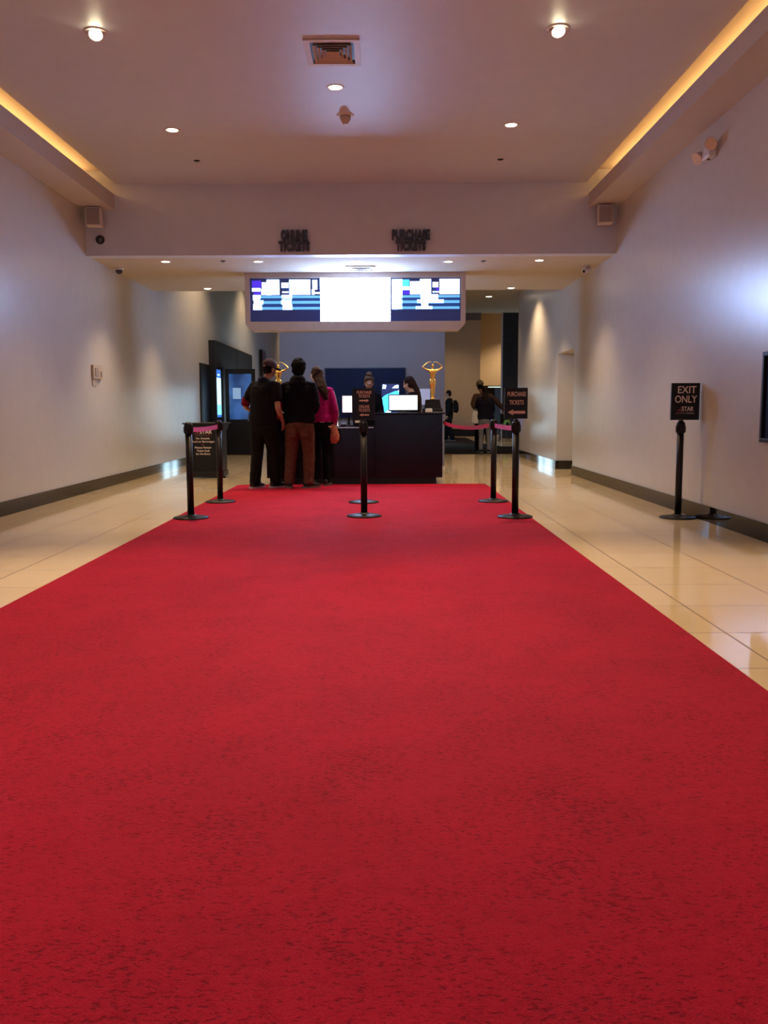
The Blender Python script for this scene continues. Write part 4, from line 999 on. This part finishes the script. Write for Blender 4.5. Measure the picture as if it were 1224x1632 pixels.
# cashiers
t, H, HM, TP = person('cashier in black with light brown hair, facing the queue behind the two arrow sign', (-.25, 14.95, 0), PI, .93, 'cashiers behind the counter', SKIN, female=True, top=C_BLK, pants=C_BLK,
    L=((-.22, .03, 1.13), (-.14, .26, 1.10), (.3, 1, 0), (0, 0, -1)), R=((.22, .03, 1.13), (.14, .26, 1.10), (-.3, 1, 0), (0, 0, -1)), head=(.1, -.25, 0), voxel=.008)
hair_cap(t, H, HM, HAIRL, 1.04, ((.014, .03),), lambda bm: (ell(bm, H(0, -.02, .275), (.055, .05, .045), HM), ell(bm, H(0, .02, .215), (.07, .07, .035), HM)), back=-.022)
t, H, HM, TP = person('cashier in black with long brown hair, in profile behind the wide monitor', (.47, 14.75, 0), 1.25, .915, 'cashiers behind the counter', SKIN_L, female=True, top=C_BLK, pants=C_BLK,
    L=((-.22, .05, 1.13), (-.12, .28, 1.12), (.3, 1, 0), (0, 0, -1)), R=((.22, .05, 1.13), (.12, .28, 1.12), (-.3, 1, 0), (0, 0, -1)), head=(-.1, -.22, 0), headoff=(0, .03, 0), voxel=.008)
def pony(bm):
    loft(bm, [(*H(0, -.08, .15), .05, .05), (*TP(.02, -.09, 1.55), .06, .045), (*TP(.03, -.12, 1.42), .062, .04), (*TP(.03, -.135, 1.28), .05, .032), (*TP(.02, -.135, 1.15), .03, .022)])
hair_cap(t, H, HM, HAIRN, 1.03, ((.014, .03),), pony, back=-.025)

# the couple standing on the dark mat in the far aisle
t, H, HM, TP = person('woman in navy top and loose grey trousers on the far dark mat', (2.56, 22.6, .0105), .0, .93, 'couple on the far dark mat', SKIN, female=True,
    L=((-.22, .06, 1.15), (-.12, .24, 1.10), (.5, 1, 0), (0, 0, -1)), R=((.22, .06, 1.15), (.12, .24, 1.10), (-.5, 1, 0), (0, 0, -1)),
    top=C_NVY, pants=C_GRY, topw=1.28, girth=1.08, head=(.2, -.1, 0), hem=.92, sole=SOLEW, voxel=.01)
hair_cap(t, H, HM, HAIRN, 1.08, ((.02, .05),), lambda bm: loft(bm, [(*H(0, -.05, .13), .08, .05), (*TP(0, -.09, 1.48), .085, .045), (*TP(0, -.11, 1.36), .06, .03)]), voxel=.01)
t, H, HM, TP = person('man in olive cap and brown jacket, arms around the woman in navy', (2.55, 23.04, .0105), .1, 1.0, 'couple on the far dark mat', SKIN,
    L=((-.27, -.12, 1.22), (-.26, -.33, 1.10), (0, -.6, -1), (1, 0, 0)), R=((.38, -.02, 1.27), (.56, -.06, 1.06), (.6, 0, -1), (-.4, -.4, 0)),
    legs=(((-.12, -.0, .085), (-.115, .02, .50), (-.2, 1)), ((.20, .0, .085), (.15, .02, .50), (.3, 1))),
    top=C_BRN, pants=C_BLK, topw=1.12, head=(.15, -.1, 0), headoff=(-.07, .0, .02), voxel=.01)
hair_cap(t, H, HM, HAIRB, .95, back=-.01, voxel=.01)
bm = bmesh.new(); ell(bm, H(0, -.008, .185), (.096, .108, .092), HM); loft(bm, [(*H(0, .07, .155), .075, .010), (*H(0, .15, .145), .06, .008)], HM @ V3((1, 0, 0))); melt('cap', bm, C_OLV, t, .008, 1)
t = thing('carrier_bag', 'white patterned carrier bag hanging at the left of the couple', 'bag', (2.305, 22.55, .75), .1)
bm = bmesh.new(); loft(bm, [(0, 0, .01, .095, .045), (0, 0, .12, .09, .05), (.01, 0, .24, .075, .035), (.015, 0, .31, .055, .02)]); melt('bag_body', bm, noisy(mat('white_patterned_plastic', (.85, .82, .80), .5), 26, .3), t, .008, 1, ((.012, .05),))
bm = bmesh.new(); loft(bm, [(.015 + .03 * math.cos(PI * k / 8), 0, .315 + .045 * math.sin(PI * k / 8), .005, .005) for k in range(9)], (0, 1, 0), 8); melt('handle', bm, PAPER, t, .004, 0)

# person with a backpack, far away beside the grey wall
t, H, HM, TP = person('person in black walking left with a backpack at the far end of the aisle', (2.27, 31.0, .0105), 1.35, .97, None, SKIN_D, top=C_BLK, pants=C_BLK,
    legs=(((-.09, -.14, .085), (-.09, -.02, .50), (0, 1)), ((.09, .14, .085), (.09, .12, .50), (0, 1))), head=(0, -.15, 0), topw=1.1, voxel=.012)
hair_cap(t, H, HM, HAIRB, 1.0, voxel=.012)
bp_ = thing('backpack', 'black backpack on the far walking person', 'bag', (2.27, 31.0, .0105), 1.35); 
bm = bmesh.new(); loft(bm, [(0, -.23, 1.0, .13, .08), (0, -.24, 1.10, .145, .095), (0, -.23, 1.28, .14, .09), (0, -.20, 1.38, .10, .06)]); melt('pack_body', bm, C_BLK, bp_, .01, 2)
for s in (-1, 1):
    bm = bmesh.new(); loft(bm, [(s * .09, -.17, 1.36, .02, .008), (s * .11, -.06, 1.475, .02, .008), (s * .11, .08, 1.43, .02, .008), (s * .12, .14, 1.30, .02, .008)], (1, 0, 0)); melt('strap', bm, C_BLK, bp_, .006, 0)

# far furniture
def chair(label, x, y, rz):
    t = thing('dining_chair', label, 'chair', (x, y, .0012), rz, 'dark chairs in the far room')
    bm = bmesh.new(); box(bm, -.22, .22, -.21, .21, .44, .48, .008); tobj('seat', bm, BLACKP, t)
    bm = bmesh.new(); box(bm, -.21, .21, .19, .22, .60, .95, .008); tobj('backrest', bm, BLACKP, t)
    for sx in (-1, 1):
        for sy in (-1, 1):
            bm = bmesh.new(); cyl(bm, (sx * .23, sy * .23, 0), (sx * .19, sy * .19, .439), .015, .018, 12)
            if sy > 0: cyl(bm, (sx * .19, .205, .4805), (sx * .19, .205, .61), .014, .014, 12)
            tobj('leg', bm, BLACKP, t)
chair('dark chair right of the couple, nearer the black column', 4.25, 30.4, .5)
chair('dark chair right of the couple, beside the green bag', 3.75, 30.9, -.6)
t = thing('green_bag', 'small green and black bag on the seat of the far dark chair', 'bag', (4.2, 30.35, .482))
bm = bmesh.new(); loft(bm, [(0, 0, .01, .13, .08), (0, 0, .12, .13, .08), (0, 0, .24, .09, .05)]); melt('bag_body', bm, cloth('green_cloth', (.12, .22, .06)), t, .01, 1)
bm = bmesh.new(); box(bm, -.05, .05, -.095, -.075, .04, .16, .006); tobj('pocket', bm, C_BLK, t)
t = thing('concession_display', 'dark concession case with a thin white lit top edge in the far room', 'display case', (5.3, 38.4, 0))
bm = bmesh.new(); box(bm, -1.15, 1.2, 0, .8, .0, 2.10, .005); tobj('case', bm, GLASSB, t)
LW = mat('case_light', (.7, 1, .9), .4, emit=(.75, 1, .88), estr=.9)
bm = bmesh.new(); box(bm, -1.0, 1.15, -.02, -.0005, 2.02, 2.06); box(bm, .30, .42, -.02, -.0005, 1.60, 2.015); tobj('light_strip', bm, LW, t)
t = thing('service_counter', 'low black service counter along the far wall', 'counter', (2.6, 36.55, 0))
bm = bmesh.new(); box(bm, -1.3, 1.25, -.25, .20, 0, .30, .005); tobj('body', bm, BLACKP, t)
